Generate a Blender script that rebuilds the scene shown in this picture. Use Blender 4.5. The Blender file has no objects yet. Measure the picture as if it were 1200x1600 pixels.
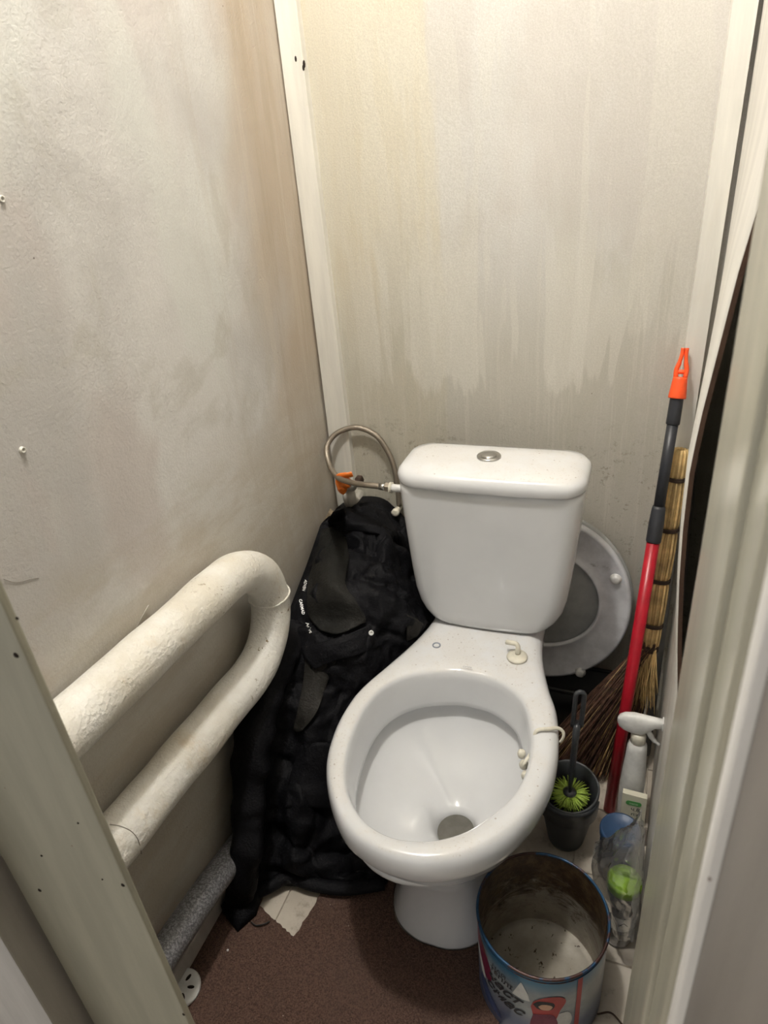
import bpy, bmesh, math, random
import numpy as np
from mathutils import Vector, Matrix, noise
from mathutils.bvhtree import BVHTree
random.seed(7)
C = bpy.context.scene.collection
PI = math.pi
def tau(t): return 2*PI*t

# ------------------------------------------------------------------ camera
F = 1095.0; CH = 1.3
def _d(x, y):
    v = np.array([x-600.0, 800.0-y, -F]); return v/np.linalg.norm(v)
_Z = -_d(780, 2790); _Y = _d(1062, 165); _Y = _Y-_Z*np.dot(_Y, _Z); _Y /= np.linalg.norm(_Y)
_X = np.cross(_Y, _Z)
ROT = np.array([_X, _Y, _Z])
cd = bpy.data.cameras.new('camera'); cam = bpy.data.objects.new('camera', cd); C.objects.link(cam)
M4 = Matrix([[*ROT[i], 0] for i in range(3)]+[[0, 0, 0, 1]]); M4.translation = Vector((0, 0, CH))
cam.matrix_world = M4
cd.sensor_fit = 'VERTICAL'; cd.sensor_height = 36; cd.sensor_width = 27; cd.lens = F*36/1600
cd.clip_start = 0.01
cd.dof.use_dof = True; cd.dof.focus_distance = 1.15; cd.dof.aperture_fstop = 8
bpy.context.scene.camera = cam
def P(px, py, x=None, y=None, z=None):
    """a point of the room seen at a photo pixel, at a given x, y or z"""
    r = ROT@_d(px, py)
    if x is not None: t = x/r[0]
    elif y is not None: t = y/r[1]
    else: t = (z-CH)/r[2]
    return Vector((r[0]*t, r[1]*t, CH+r[2]*t))
# ------------------------------------------------------------------ world, light, exposure
w = bpy.data.worlds.new('world'); bpy.context.scene.world = w; w.use_nodes = True
w.node_tree.nodes['Background'].inputs[0].default_value = (1.0, 0.96, 0.92, 1)
w.node_tree.nodes['Background'].inputs[1].default_value = 0.62
def lamp(loc, power, rad, col):
    l = bpy.data.lights.new('bulb', 'POINT'); l.energy = power; l.shadow_soft_size = rad; l.color = col
    o = bpy.data.objects.new('bulb', l); o.location = loc; C.objects.link(o); return o
lamp((-0.38, 0.60, 2.38), 52, 0.045, (1.0, 0.965, 0.915))
vs = bpy.context.scene.view_settings
vs.view_transform = 'Standard'; vs.look = 'None'; vs.exposure = 0.14; vs.gamma = 1; vs.use_curve_mapping = False

# ------------------------------------------------------------------ materials
class NT:
    def __init__(s, name):
        s.m = bpy.data.materials.new(name); s.m.use_nodes = True; s.t = s.m.node_tree
        s.b = s.t.nodes['Principled BSDF']; s.out = s.t.nodes['Material Output']
        s.co = s.t.nodes.new('ShaderNodeTexCoord').outputs['Object']
    def node(s, ty, **kw):
        n = s.t.nodes.new(ty)
        for k, v in kw.items(): setattr(n, k, v)
        return n
    def put(s, inp, v):
        if isinstance(v, bpy.types.NodeSocket): s.t.links.new(v, inp)
        elif isinstance(v, (tuple, list)) and len(v) == 3 and inp.type == 'RGBA': inp.default_value = (*v, 1)
        else: inp.default_value = v
    def map(s, scale=(1, 1, 1), loc=(0, 0, 0), rot=(0, 0, 0)):
        n = s.node('ShaderNodeMapping'); s.put(n.inputs['Vector'], s.co)
        n.inputs['Scale'].default_value = scale; n.inputs['Location'].default_value = loc; n.inputs['Rotation'].default_value = rot
        return n.outputs[0]
    def noise(s, scale, det=4, rough=.6, vec=None, dist=0):
        n = s.node('ShaderNodeTexNoise'); s.put(n.inputs['Vector'], vec or s.co)
        n.inputs['Scale'].default_value = scale; n.inputs['Detail'].default_value = det
        n.inputs['Roughness'].default_value = rough; n.inputs['Distortion'].default_value = dist
        return n.outputs[0]
    def voro(s, scale, vec=None):
        n = s.node('ShaderNodeTexVoronoi'); s.put(n.inputs['Vector'], vec or s.co); n.inputs['Scale'].default_value = scale
        return n.outputs[0]
    def ramp(s, v, a, b, lo=0.0, hi=1.0):
        n = s.node('ShaderNodeMapRange'); n.interpolation_type = 'SMOOTHSTEP'; s.put(n.inputs[0], v)
        n.inputs[1].default_value = a; n.inputs[2].default_value = b; n.inputs[3].default_value = lo; n.inputs[4].default_value = hi
        return n.outputs[0]
    def math(s, op, a, b=0.0):
        n = s.node('ShaderNodeMath', operation=op); s.put(n.inputs[0], a); s.put(n.inputs[1], b); return n.outputs[0]
    def mix(s, f, a, b):
        n = s.node('ShaderNodeMix', data_type='RGBA'); s.put(n.inputs[0], f); s.put(n.inputs[6], a); s.put(n.inputs[7], b); return n.outputs[2]
    def xyz(s):
        n = s.node('ShaderNodeSeparateXYZ'); s.put(n.inputs[0], s.co); return n.outputs
    def bump(s, h, dist=.002, st=.6):
        n = s.node('ShaderNodeBump'); s.put(n.inputs['Height'], h); n.inputs['Distance'].default_value = dist; n.inputs['Strength'].default_value = st
        s.t.links.new(n.outputs[0], s.b.inputs['Normal'])
    def base(s, v): s.put(s.b.inputs['Base Color'], v)
    def rough(s, v): s.put(s.b.inputs['Roughness'], v)
def simple(name, col, rough=.5, metal=0, var=.12, scale=30, bump=0, bscale=200, spec=.5, dirt=None, dscale=40, dth=(.62, .7), coat=0, trans=0, ior=1.45, sheen=0):
    n = NT(name)
    c = n.mix(n.ramp(n.noise(scale), .3, .7), tuple(v*(1-var) for v in col), tuple(min(1, v*(1+var)) for v in col))
    if dirt: c = n.mix(n.ramp(n.noise(dscale, 6, .7), *dth), c, dirt)
    n.base(c); n.rough(rough); n.b.inputs['Metallic'].default_value = metal; n.b.inputs['Specular IOR Level'].default_value = spec
    n.b.inputs['Coat Weight'].default_value = coat; n.b.inputs['Transmission Weight'].default_value = trans; n.b.inputs['IOR'].default_value = ior
    n.b.inputs['Sheen Weight'].default_value = sheen
    if bump: n.bump(n.noise(bscale, 3), bump)
    return n.m
def wall_left_mat():
    n = NT('stained_plaster_left'); x, y, z = n.xyz()
    big = n.noise(2.2, 5, .55, n.map((1, 1, .85), (3, 1, 0)), .4)
    c = n.mix(n.ramp(big, .38, .60), (.50, .485, .465), (.66, .645, .62))
    pink = n.noise(3.4, 4, .55, n.map((1, 1, .6), (7, 2, 5)), .5)
    c = n.mix(n.math('MULTIPLY', n.ramp(pink, .50, .62), .6), c, (.53, .475, .445))
    pale = n.noise(3.0, 4, .55, n.map((1, 1, .7), (1, 8, 2)), .5)
    c = n.mix(n.math('MULTIPLY', n.ramp(pale, .52, .64), .6), c, (.64, .65, .61))
    gr = n.noise(5.5, 5, .65, n.map((1, 1, .9), (11, 8, 2)), .8)
    c = n.mix(n.math('MULTIPLY', n.ramp(gr, .54, .68), .5), c, (.46, .44, .385))
    wig = n.noise(3.0, 5, .6, n.map((1, 1, .35), (1, 9, 2)), .5)
    m = n.math('ADD', n.ramp(y, .80, 1.32), n.math('MULTIPLY', n.math('SUBTRACT', wig, .5), 1.8))
    m = n.math('MULTIPLY', n.ramp(m, .42, .95), n.ramp(z, .62, .95, .25, 1))
    c = n.mix(n.math('MULTIPLY', m, .85), c, (.45, .36, .26))
    st = n.noise(16, 5, .7, n.map((1, 1, .08), (0, 3, 0)))
    c = n.mix(n.math('MULTIPLY', n.math('MULTIPLY', n.ramp(st, .50, .60), n.ramp(y, .90, 1.25)), .40), c, (.40, .325, .24))
    st2 = n.noise(20, 4, .7, n.map((1, 1, .06), (0, 7, 0)))
    c = n.mix(n.math('MULTIPLY', n.math('MULTIPLY', n.ramp(st2, .56, .62), n.ramp(y, 1.0, 1.25)), .35), c, (.58, .52, .43))
    cream = n.ramp(n.math('ADD', z, n.math('MULTIPLY', n.noise(5, 4), .3)), .98, .74)
    c = n.mix(n.math('MULTIPLY', cream, .5), c, (.52, .48, .385))
    halo = n.math('MULTIPLY', n.ramp(z, .90, .72), n.ramp(n.noise(6, 5, .7, n.map((1, .5, 2))), .42, .62))
    c = n.mix(n.math('MULTIPLY', halo, .45), c, (.44, .375, .28))
    sp = n.noise(330, 3, .8); c = n.mix(n.math('MULTIPLY', n.ramp(sp, .35, .65), .22), c, (.38, .36, .33))
    dk = n.voro(14); c = n.mix(n.ramp(dk, .022, .014, 0, .8), c, (.12, .09, .07))
    n.base(c); n.rough(.62); n.b.inputs['Specular IOR Level'].default_value = .3
    h = n.math('ADD', n.noise(230, 3), n.math('MULTIPLY', n.noise(30, 5), 1.6))
    n.bump(h, .0013, .6); return n.m
def wall_back_mat():
    n = NT('stained_plaster_back'); x, y, z = n.xyz()
    big = n.noise(2.6, 5, .55, n.map((1, 1, .6), (2, 0, 1)), .5)
    c = n.mix(n.ramp(big, .38, .62), (.515, .49, .455), (.62, .595, .56))
    cool = n.noise(3.5, 4, .6, n.map((1, 1, .6), (6, 0, 9)), .5)
    c = n.mix(n.math('MULTIPLY', n.ramp(cool, .50, .62), .5), c, (.60, .60, .575))
    wig = n.math('MULTIPLY', n.math('SUBTRACT', n.noise(7, 5, .65, n.map((1, 1, .12), (4, 0, 3))), .5), .35)
    yl = n.ramp(n.math('ADD', x, wig), -.40, -.44)
    c = n.mix(n.math('MULTIPLY', yl, .72), c, (.60, .55, .42))
    yp = n.noise(6, 4, .6, n.map((1, 1, .3), (9, 0, 2)), .4)
    c = n.mix(n.math('MULTIPLY', n.math('MULTIPLY', n.ramp(x, -.40, -.46), n.ramp(yp, .5, .6)), .5), c, (.54, .47, .33))
    gr = n.ramp(n.math('ADD', z, n.math('MULTIPLY', n.math('SUBTRACT', big, .5), .6)), 1.12, .80)
    c = n.mix(n.math('MULTIPLY', gr, .62), c, (.45, .43, .36))
    gn = n.noise(7, 5, .6, n.map((1.5, 1, .35), (13, 0, 2)), .3)
    c = n.mix(n.math('MULTIPLY', n.math('MULTIPLY', n.ramp(gn, .52, .58), n.ramp(z, 1.25, 1.05)), .35), c, (.44, .42, .35))
    # white overpainting in tall brush strokes ending in ragged feet
    edge_ = n.math('MULTIPLY', n.noise(38, 4, .7, n.map((1, 1, .05), (0, 0, 8))), .20)
    def strokes(sc, off, th, top, bot):
        br = n.noise(sc, 3, .5, n.map((1.7, 1, .16), off), .25)
        return n.math('MULTIPLY', n.ramp(br, th, th+.022), n.math('MULTIPLY', n.ramp(z, top, top-.12), n.ramp(n.math('ADD', z, edge_), bot, bot+.02)))
    for sc, off, th, top, bot, am in ((6, (5, 0, 8), .50, 1.15, .905, .62), (9, (2, 0, 3), .53, 1.08, .93, .5), (8, (8, 0, 1), .52, 1.5, 1.02, .32)):
        b_ = strokes(sc, off, th, top, bot)
        c = n.mix(n.math('MULTIPLY', n.math('MULTIPLY', b_, am), n.ramp(x, -.62, -.45, .4, 1)), c, (.63, .61, .545))
    fine = n.noise(60, 6, .75, n.map((2.2, 1, .05), (0, 0, 4)))
    c = n.mix(n.math('MULTIPLY', n.ramp(fine, .52, .62), n.ramp(z, 1.3, 1.0, .12, .35)), c, (.61, .585, .52))
    sp = n.noise(360, 3, .8); c = n.mix(n.math('MULTIPLY', n.ramp(sp, .35, .65), .30), c, (.36, .34, .29))
    mold = n.math('MULTIPLY', n.ramp(n.noise(60, 6, .8), .56, .64), n.ramp(z, .80, .64))
    c = n.mix(n.math('MULTIPLY', mold, .55), c, (.20, .16, .12))
    dk = n.voro(11); c = n.mix(n.ramp(dk, .018, .012, 0, .7), c, (.16, .13, .10))
    n.base(c); n.rough(.66); n.b.inputs['Specular IOR Level'].default_value = .3
    n.bump(n.math('ADD', n.noise(260, 3), n.math('MULTIPLY', n.noise(26, 5, .6, n.map((2, 1, .4))), 1.4)), .0013, .6); return n.m
def wood_paint(name, col, rough=.45, spec=.4, chips=(.2, .14, .09), chipth=.026, stretch=(3, 3, .3), var=.08, dark=(.45, .36, .26)):
    n = NT(name)
    c = n.mix(n.ramp(n.noise(9, 5, .6, n.map(stretch)), .35, .65), tuple(v*(1-var) for v in col), tuple(min(1, v*(1+var)) for v in col))
    c = n.mix(n.math('MULTIPLY', n.ramp(n.noise(5, 5, .7, n.map((1, 1, .5), (3, 3, 3))), .55, .75), .35), c, dark)
    c = n.mix(n.ramp(n.voro(17), chipth, chipth*.6), c, chips)
    n.base(c); n.rough(rough); n.b.inputs['Specular IOR Level'].default_value = spec
    n.bump(n.math('ADD', n.noise(60, 4, .6, n.map((1, 1, .15))), n.noise(220, 2)), .0008, .4); return n.m
def porcelain_mat(name, dirty=True):
    n = NT(name); x, y, z = n.xyz()
    c = (.74, .74, .745)
    c = n.mix(n.ramp(n.noise(6), .3, .7), (.655, .665, .675), (.70, .71, .72))
    if dirty:
        g = n.node('ShaderNodeNewGeometry'); sx = n.node('ShaderNodeSeparateXYZ'); n.put(sx.inputs[0], g.outputs['Normal'])
        up = n.math('MULTIPLY', n.ramp(sx.outputs[2], .55, .95), n.ramp(z, .33, .37))
        sp = n.ramp(n.noise(230, 3, .7), .58, .70)
        pt = n.ramp(n.noise(9, 5, .7), .38, .62)
        c = n.mix(n.math('MULTIPLY', n.math('MULTIPLY', up, sp), n.math('MULTIPLY', pt, .55)), c, (.40, .34, .27))
        c = n.mix(n.math('MULTIPLY', up, n.math('MULTIPLY', pt, .22)), c, (.62, .55, .45))
        s2 = n.ramp(n.voro(55), .11, .05); c = n.mix(n.math('MULTIPLY', n.math('MULTIPLY', up, s2), .6), c, (.28, .23, .18))
    n.base(c); n.rough(.12); n.b.inputs['Coat Weight'].default_value = .3; n.b.inputs['Coat Roughness'].default_value = .06
    return n.m
def pipe_mat():
    n = NT('cracked_cream_paint')
    c = n.mix(n.ramp(n.noise(7, 5, .6), .35, .68), (.66, .62, .53), (.80, .785, .735))
    c = n.mix(n.ramp(n.noise(11, 6, .7, n.map((1, 1, 1), (5, 5, 5))), .56, .72, 0, .5), c, (.58, .46, .30))
    chip = n.math('MULTIPLY', n.ramp(n.noise(95, 4, .7), .615, .65), n.math('MULTIPLY', n.ramp(n.xyz()[1], .02, .16), n.ramp(n.noise(16, 3, .6), .5, .6)))
    c = n.mix(chip, c, (.19, .12, .04))
    n.base(c); n.rough(.38); n.b.inputs['Specular IOR Level'].default_value = .35
    n.bump(n.math('ADD', n.noise(150, 4, .6), n.math('MULTIPLY', n.noise(35, 4), .8)), .004, .8); return n.m
def carpet_mat():
    n = NT('brown_ribbed_carpet')
    c = n.mix(n.ramp(n.noise(420, 2, .8), .25, .75), (.040, .024, .018), (.150, .090, .070))
    c = n.mix(n.ramp(n.noise(7, 5), .4, .7, 0, .4), c, (.09, .06, .048))
    c = n.mix(n.ramp(n.voro(38), .05, .03, 0, .7), c, (.4, .32, .26))
    n.base(c); n.rough(.95); n.b.inputs['Specular IOR Level'].default_value = .1
    n.bump(n.noise(380, 2), .003, .9); return n.m
def floor_mat():
    n = NT('worn_cream_tile')
    c = n.mix(n.ramp(n.noise(8, 5), .3, .7), (.44, .39, .32), (.58, .53, .45))
    c = n.mix(n.ramp(n.noise(24, 6, .7), .52, .68, 0, .6), c, (.24, .19, .14))
    n.base(c); n.rough(.5); n.bump(n.noise(70, 3), .0008); return n.m
def jacket_mat(name, a, b, dust=.5):
    n = NT(name)
    c = n.mix(n.ramp(n.noise(9, 4), .35, .7), a, b)
    d = n.math('MULTIPLY', n.ramp(n.noise(22, 6, .75), .63, .75), n.ramp(n.noise(4, 2), .45, .6))
    c = n.mix(n.math('MULTIPLY', d, dust), c, (.10, .095, .09))
    n.base(c); n.rough(.65); n.b.inputs['Specular IOR Level'].default_value = .13
    n.bump(n.math('ADD', n.noise(260, 2), n.math('MULTIPLY', n.noise(28, 4, .6), 2.5)), .0025, .5); return n.m
def glassy(name, tint, rough=.08, mixf=.12, alpha=.12):
    n = NT(name); tr = n.node('ShaderNodeBsdfTransparent'); n.put(tr.inputs[0], tint)
    gl = n.node('ShaderNodeBsdfGlossy'); gl.inputs['Roughness'].default_value = rough
    df = n.node('ShaderNodeBsdfDiffuse'); n.put(df.inputs[0], (.8, .8, .8))
    lw = n.node('ShaderNodeLayerWeight'); lw.inputs[0].default_value = mixf
    m1 = n.node('ShaderNodeMixShader'); m2 = n.node('ShaderNodeMixShader')
    n.t.links.new(lw.outputs['Facing'], m1.inputs[0]); n.t.links.new(tr.outputs[0], m1.inputs[1]); n.t.links.new(gl.outputs[0], m1.inputs[2])
    m2.inputs[0].default_value = alpha; n.t.links.new(m1.outputs[0], m2.inputs[1]); n.t.links.new(df.outputs[0], m2.inputs[2])
    n.t.links.new(m2.outputs[0], n.out.inputs['Surface']); return n.m

M = dict(
 wl=wall_left_mat(), wb=wall_back_mat(), pipe=pipe_mat(), carpet=carpet_mat(), tile=floor_mat(),
 trim=wood_paint('white_trim_paint', (.70, .68, .62), dark=(.62, .55, .42)),
 sheet=wood_paint('white_board_paint', (.66, .64, .59), chipth=.02),
 board=wood_paint('greenish_board_paint', (.37, .355, .275), rough=.55, chipth=.03, dark=(.30, .25, .20)),
 jamb=wood_paint('glossy_jamb_paint', (.40, .385, .305), rough=.22, spec=.6, dark=(.40, .36, .28)),
 edge=wood_paint('white_edge_paint', (.72, .70, .66), rough=.3, chips=(.2, .13, .1), chipth=.04),
 door=wood_paint('grey_door_paint', (.165, .148, .132), rough=.5),
 casing=wood_paint('pale_wall_paint', (.50, .48, .45), rough=.7),
 raw=simple('raw_board_edge', (.10, .055, .035), .9, bump=.001),
 dark=simple('cavity_shade', (.012, .009, .007), .95),  # near-black: the void's shade is put into the colour
 ceil=simple('ceiling_paint', (.7, .68, .64), .8),
 por=porcelain_mat('soiled_porcelain'), porc=porcelain_mat('cistern_porcelain'),
 water=simple('murky_water', (.12, .115, .10), .05, scale=60),
 chrome=simple('dull_chrome', (.55, .54, .52), .28, 1),
 braid=simple('braided_steel', (.30, .26, .21), .42, .75, bump=.0015, bscale=500),
 orange=simple('orange_plastic', (.85, .21, .03), .4),
 orange2=simple('red_orange_plastic', (.85, .095, .02), .4),
 pvc=simple('grey_white_pvc', (.50, .48, .43), .4, dirt=(.3, .26, .2)),
 whitepl=simple('white_plastic', (.72, .72, .70), .32),
 creampl=simple('yellowed_plastic', (.66, .63, .53), .35),
 seat=simple('seat_plastic', (.66, .67, .70), .35, dirt=(.35, .35, .36), dscale=9),
 lid=simple('lid_plastic', (.36, .37, .36), .4),
 jb=jacket_mat('black_quilted_nylon', (.003, .003, .0042), (.0065, .0065, .008), .6),
 jf=jacket_mat('dusty_black_fabric', (.009, .009, .008), (.018, .017, .015), 1.0),
 js=jacket_mat('charcoal_suede', (.018, .017, .015), (.03, .028, .025), 1.0),
 black=simple('black_plastic', (.008, .008, .008), .5),
 dgrey=simple('dark_grey_plastic', (.035, .038, .042), .35, dirt=(.09, .085, .08), dth=(.6, .75)),
 green=simple('lime_bristles', (.30, .42, .06), .5),
 greenlid=simple('lime_lid', (.22, .40, .02), .35, dirt=(.42, .55, .06), bump=.003, bscale=120),
 red=simple('crimson_pole', (.38, .008, .02), .32),
 charcoal=simple('charcoal_pole', (.028, .030, .036), .4),
 straw=simple('straw', (.58, .41, .18), .6, var=.35, scale=25),
 strawd=simple('brown_bristle', (.10, .05, .032), .7, var=.6, scale=60),
 twine=simple('dark_twine', (.05, .03, .02), .9, bump=.001),
 blue=simple('blue_plastic', (.022, .055, .125), .4), blued=simple('navy_plastic', (.02, .03, .07), .4),
 card=simple('cream_card', (.62, .60, .48), .7, var=.05), inkg=simple('green_ink', (.08, .30, .08), .6), inkw=simple('pale_green_ink', (.45, .6, .4), .6),
 ink=simple('black_ink', (.02, .02, .025), .6), inkgrey=simple('grey_ink', (.2, .22, .26), .6),
 bag=glassy('clear_film', (.93, .93, .93), .07, .38, .035), clear=glassy('clear_jar', (.75, .75, .75), .06, .3, .08),
 fluid=simple('dark_contents', (.012, .011, .016), .3),
 greypl=simple('grey_plastic', (.22, .22, .21), .5, dirt=(.1, .1, .1)),
 gpipe=None, thread=simple('grey_thread', (.25, .22, .18), .8),
 dent=simple('dark_dent', (.02, .012, .008), .9), rag=simple('dirty_rag', (.42, .38, .31), .9, dirt=(.15, .12, .09), dth=(.5, .6)),
)
def speck(name, a, b):
    n = NT(name); n.base(n.mix(n.ramp(n.noise(260, 3, .8), .42, .62), a, b)); n.rough(.4); n.bump(n.noise(300, 2), .001); return n.m
M['gpipe'] = speck('speckled_grey_pipe', (.09, .09, .095), (.26, .26, .27))
def can_out_mat():
    n = NT('printed_tin'); x, y, z = n.xyz()
    c = n.mix(n.ramp(n.noise(18, 4), .3, .7), (.20, .23, .25), (.34, .37, .38))
    c = n.mix(n.ramp(z, .11, .04, 0, .8), c, (.06, .09, .20))
    c = n.mix(n.ramp(z, .135, .185), c, (.015, .14, .26))
    c = n.mix(n.ramp(n.noise(30, 6, .8), .68, .74, 0, .7), c, (.08, .03, .02))
    n.base(c); n.rough(.3); n.b.inputs['Metallic'].default_value = .25; return n.m
def can_in_mat():
    n = NT('rusted_tin'); x, y, z = n.xyz()
    r = n.noise(24, 7, .75, n.map((1, 1, 2.2)), .8)
    m = n.ramp(n.math('ADD', z, n.math('MULTIPLY', n.math('SUBTRACT', r, .5), .30)), .05, .13)
    c = n.mix(n.ramp(n.noise(14, 5, .7), .4, .65), (.30, .27, .22), (.42, .385, .32))
    rust = n.mix(n.ramp(n.noise(40, 5, .7), .4, .65), (.045, .022, .010), (.13, .085, .04))
    c = n.mix(m, c, rust)
    c = n.mix(n.ramp(n.noise(60, 4, .7, n.map((1, 1, 1), (9, 1, 2))), .63, .70, 0, .8), c, (.05, .03, .015))
    n.base(c); n.rough(.4); n.b.inputs['Metallic'].default_value = .35; n.bump(n.noise(45, 5, .7), .003); return n.m
M['canout'] = can_out_mat(); M['canin'] = can_in_mat()
M['canfloor'] = simple('stained_tin_floor', (.30, .275, .23), .45, .3, dirt=(.045, .028, .016), dscale=70, dth=(.61, .64))
M['inkred'] = simple('red_ink', (.36, .03, .03), .45); M['inkmar'] = simple('maroon_ink', (.14, .01, .04), .45); M['inkskin'] = simple('peach_ink', (.52, .30, .20), .45)
M['inkwhite'] = simple('pale_ink', (.55, .56, .54), .45); M['inkblue'] = simple('deep_blue_ink', (.04, .06, .14), .45); M['inkgold'] = simple('dull_gold_ink', (.45, .25, .15), .5)

# ------------------------------------------------------------------ builders
def obj(name, vf, m, parent=None, root=None, smooth=True, origin=None, sub=0, bevel=0):
    """link (verts, faces) given in room coordinates as one mesh"""
    v, f = vf; v = [Vector(q) for q in v]
    if root is not None: o0 = root.location.copy()
    elif origin is not None: o0 = Vector(origin)
    else:
        xs = [q.x for q in v]; ys = [q.y for q in v]; o0 = Vector(((min(xs)+max(xs))/2, (min(ys)+max(ys))/2, min(q.z for q in v)))
    me = bpy.data.meshes.new(name); me.from_pydata([q-o0 for q in v], [], f)
    bm = bmesh.new(); bm.from_mesh(me); bmesh.ops.recalc_face_normals(bm, faces=bm.faces)
    if bevel:
        es = [e for e in bm.edges if len(e.link_faces) == 2 and e.calc_face_angle(0) > .6]
        bmesh.ops.bevel(bm, geom=es, offset=bevel, segments=2, affect='EDGES', profile=.6)
    bm.to_mesh(me); bm.free()
    if smooth: me.polygons.foreach_set('use_smooth', [True]*len(me.polygons))
    me.materials.append(m); o = bpy.data.objects.new(name, me); C.objects.link(o)
    if parent is not None: o.parent = parent
    if root is None and parent is None: o.location = o0
    if smooth and bevel: me.shade_smooth(); 
    if sub:
        s = o.modifiers.new('s', 'SUBSURF'); s.levels = sub; s.render_levels = sub
    return o
def thing(name, label, cat, loc, group=None):
    o = bpy.data.objects.new(name, None); C.objects.link(o); o.location = loc; o.empty_display_size = .02
    o['label'] = label; o['category'] = cat
    if group: o['group'] = group
    return o
def tag(o, label, cat, group=None):
    o['label'] = label; o['category'] = cat
    if group: o['group'] = group
    return o
def struct(name, vf, m, parent=None, **k):
    o = obj(name, vf, m, parent, root=parent, origin=(0, 0, 0) if parent is None else None, **k) if parent is None else obj(name, vf, m, parent, root=parent, **k)
    if parent is None: o['kind'] = 'structure'
    return o
def join(*vfs):
    V = []; Fc = []
    for v, f in vfs:
        n = len(V); V += [Vector(q) for q in v]; Fc += [tuple(i+n for i in g) for g in f]
    return V, Fc
def box(x0, x1, y0, y1, z0, z1):
    v = [(x, y, z) for z in (z0, z1) for y in (y0, y1) for x in (x0, x1)]
    return v, [(0, 1, 3, 2), (4, 6, 7, 5), (0, 4, 5, 1), (2, 3, 7, 6), (0, 2, 6, 4), (1, 5, 7, 3)]
def hexa(b, t):
    """two quads (bottom, top) of corner points"""
    return list(b)+list(t), [(0, 3, 2, 1), (4, 5, 6, 7)]+[(i, (i+1) % 4, 4+(i+1) % 4, 4+i) for i in range(4)]
def loft(rings, c0=True, c1=True, closed=False):
    n = len(rings[0]); V = [Vector(p) for r in rings for p in r]; Fc = []
    assert all(len(r) == n for r in rings)
    R = len(rings)
    for a in range(R if closed else R-1):
        b = (a+1) % R
        for i in range(n): j = (i+1) % n; Fc.append((a*n+i, a*n+j, b*n+j, b*n+i))
    if not closed:
        if c0: Fc.append(tuple(range(n))[::-1])
        if c1: Fc.append(tuple((R-1)*n+i for i in range(n)))
    return V, Fc
def circ(c, r, n=24, ax='z', ry=None):
    ry = ry or r; o = []
    for i in range(n):
        a = tau(i/n); ca, sa = r*math.cos(a), ry*math.sin(a)
        o.append(Vector(c)+(Vector((ca, sa, 0)) if ax == 'z' else Vector((0, ca, sa)) if ax == 'x' else Vector((ca, 0, sa))))
    return o
def lathe(c, prof, n=32, **k):
    """prof: (radius, z) list about the vertical through c"""
    return loft([circ((c[0], c[1], c[2]+z), max(r, 1e-4), n) for r, z in prof], **k)
def spline(pts, n):
    pts = [Vector(p) for p in pts]; P_ = [pts[0]*2-pts[1]]+pts+[pts[-1]*2-pts[-2]]; out = []
    for i in range(1, len(P_)-2):
        for k in range(n):
            t = k/n; a, b, c, d = P_[i-1:i+3]
            out.append(.5*((2*b)+(c-a)*t+(2*a-5*b+4*c-d)*t*t+(3*b-a-3*c+d)*t*t*t))
    out.append(pts[-1]); return out
def tube(path, r, n=10, caps=True, flat=1.0, up=None):
    """r: number or list; flat squashes the section"""
    path = [Vector(p) for p in path]; m = len(path); rings = []
    T = [(path[min(i+1, m-1)]-path[max(i-1, 0)]).normalized() for i in range(m)]
    u = Vector(up) if up else Vector((0, 0, 1))
    if abs(u.dot(T[0])) > .95: u = Vector((1, 0, 0))
    nrm = (u-T[0]*u.dot(T[0])).normalized()
    for i in range(m):
        nrm = (nrm-T[i]*nrm.dot(T[i])).normalized(); b = T[i].cross(nrm)
        rr = r[i] if isinstance(r, (list, tuple)) else r
        rings.append([path[i]+nrm*(rr*flat*math.cos(tau(k/n)))+b*(rr*math.sin(tau(k/n))) for k in range(n)])
    return loft(rings, caps, caps)
def lerpl(a, b, t): return a+(b-a)*t
def interp(tab, x):
    if x <= tab[0][0]: return tab[0][1]
    for (x0, y0), (x1, y1) in zip(tab, tab[1:]):
        if x <= x1: return y0+(y1-y0)*(x-x0)/(x1-x0)
    return tab[-1][1]

# ------------------------------------------------------------------ structure
XL, YB, XR = -.685, 1.36, .105
def wallgrid(axis, c, a0, a1, z0, z1, th, wob=.0025):
    n, m_ = 40, 70; f = []; V = []
    for j in range(m_+1):
        for i in range(n+1):
            a = a0+(a1-a0)*i/n; z = z0+(z1-z0)*j/m_; d = noise.noise(Vector((a*2.3, z*2.1, c*7)))*wob*2
            V.append((c+d, a, z) if axis == 'x' else (a, c+d, z))
    N = len(V); s = n+1
    for v in list(V): V.append((c+th, v[1], v[2]) if axis == 'x' else (v[0], c+th, v[2]))
    for j in range(m_):
        for i in range(n):
            q = (j*s+i, j*s+i+1, (j+1)*s+i+1, (j+1)*s+i); f.append(q); f.append(tuple(k+N for k in q[::-1]))
    b = [i for i in range(s)]+[j*s+n for j in range(1, m_+1)]+[m_*s+i for i in range(n-1, -1, -1)]+[j*s for j in range(m_-1, 0, -1)]
    for k in range(len(b)): p, q = b[k], b[(k+1) % len(b)]; f.append((p, q, q+N, p+N))
    return V, f
struct('wall_left', wallgrid('x', XL, .335, YB+.05, 0, 2.45, -.05), M['wl'])
struct('wall_back', wallgrid('y', YB, XL, .22, 0, 2.45, .05), M['wb'])
struct('ceiling', box(-1.3, .9, -1.0, 1.41, 2.45, 2.5), M['ceil'], smooth=False)
fl = struct('floor', box(-1.3, .9, -1.0, 1.41, -.06, -.004), M['tile'], smooth=False)
tp = .155
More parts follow.
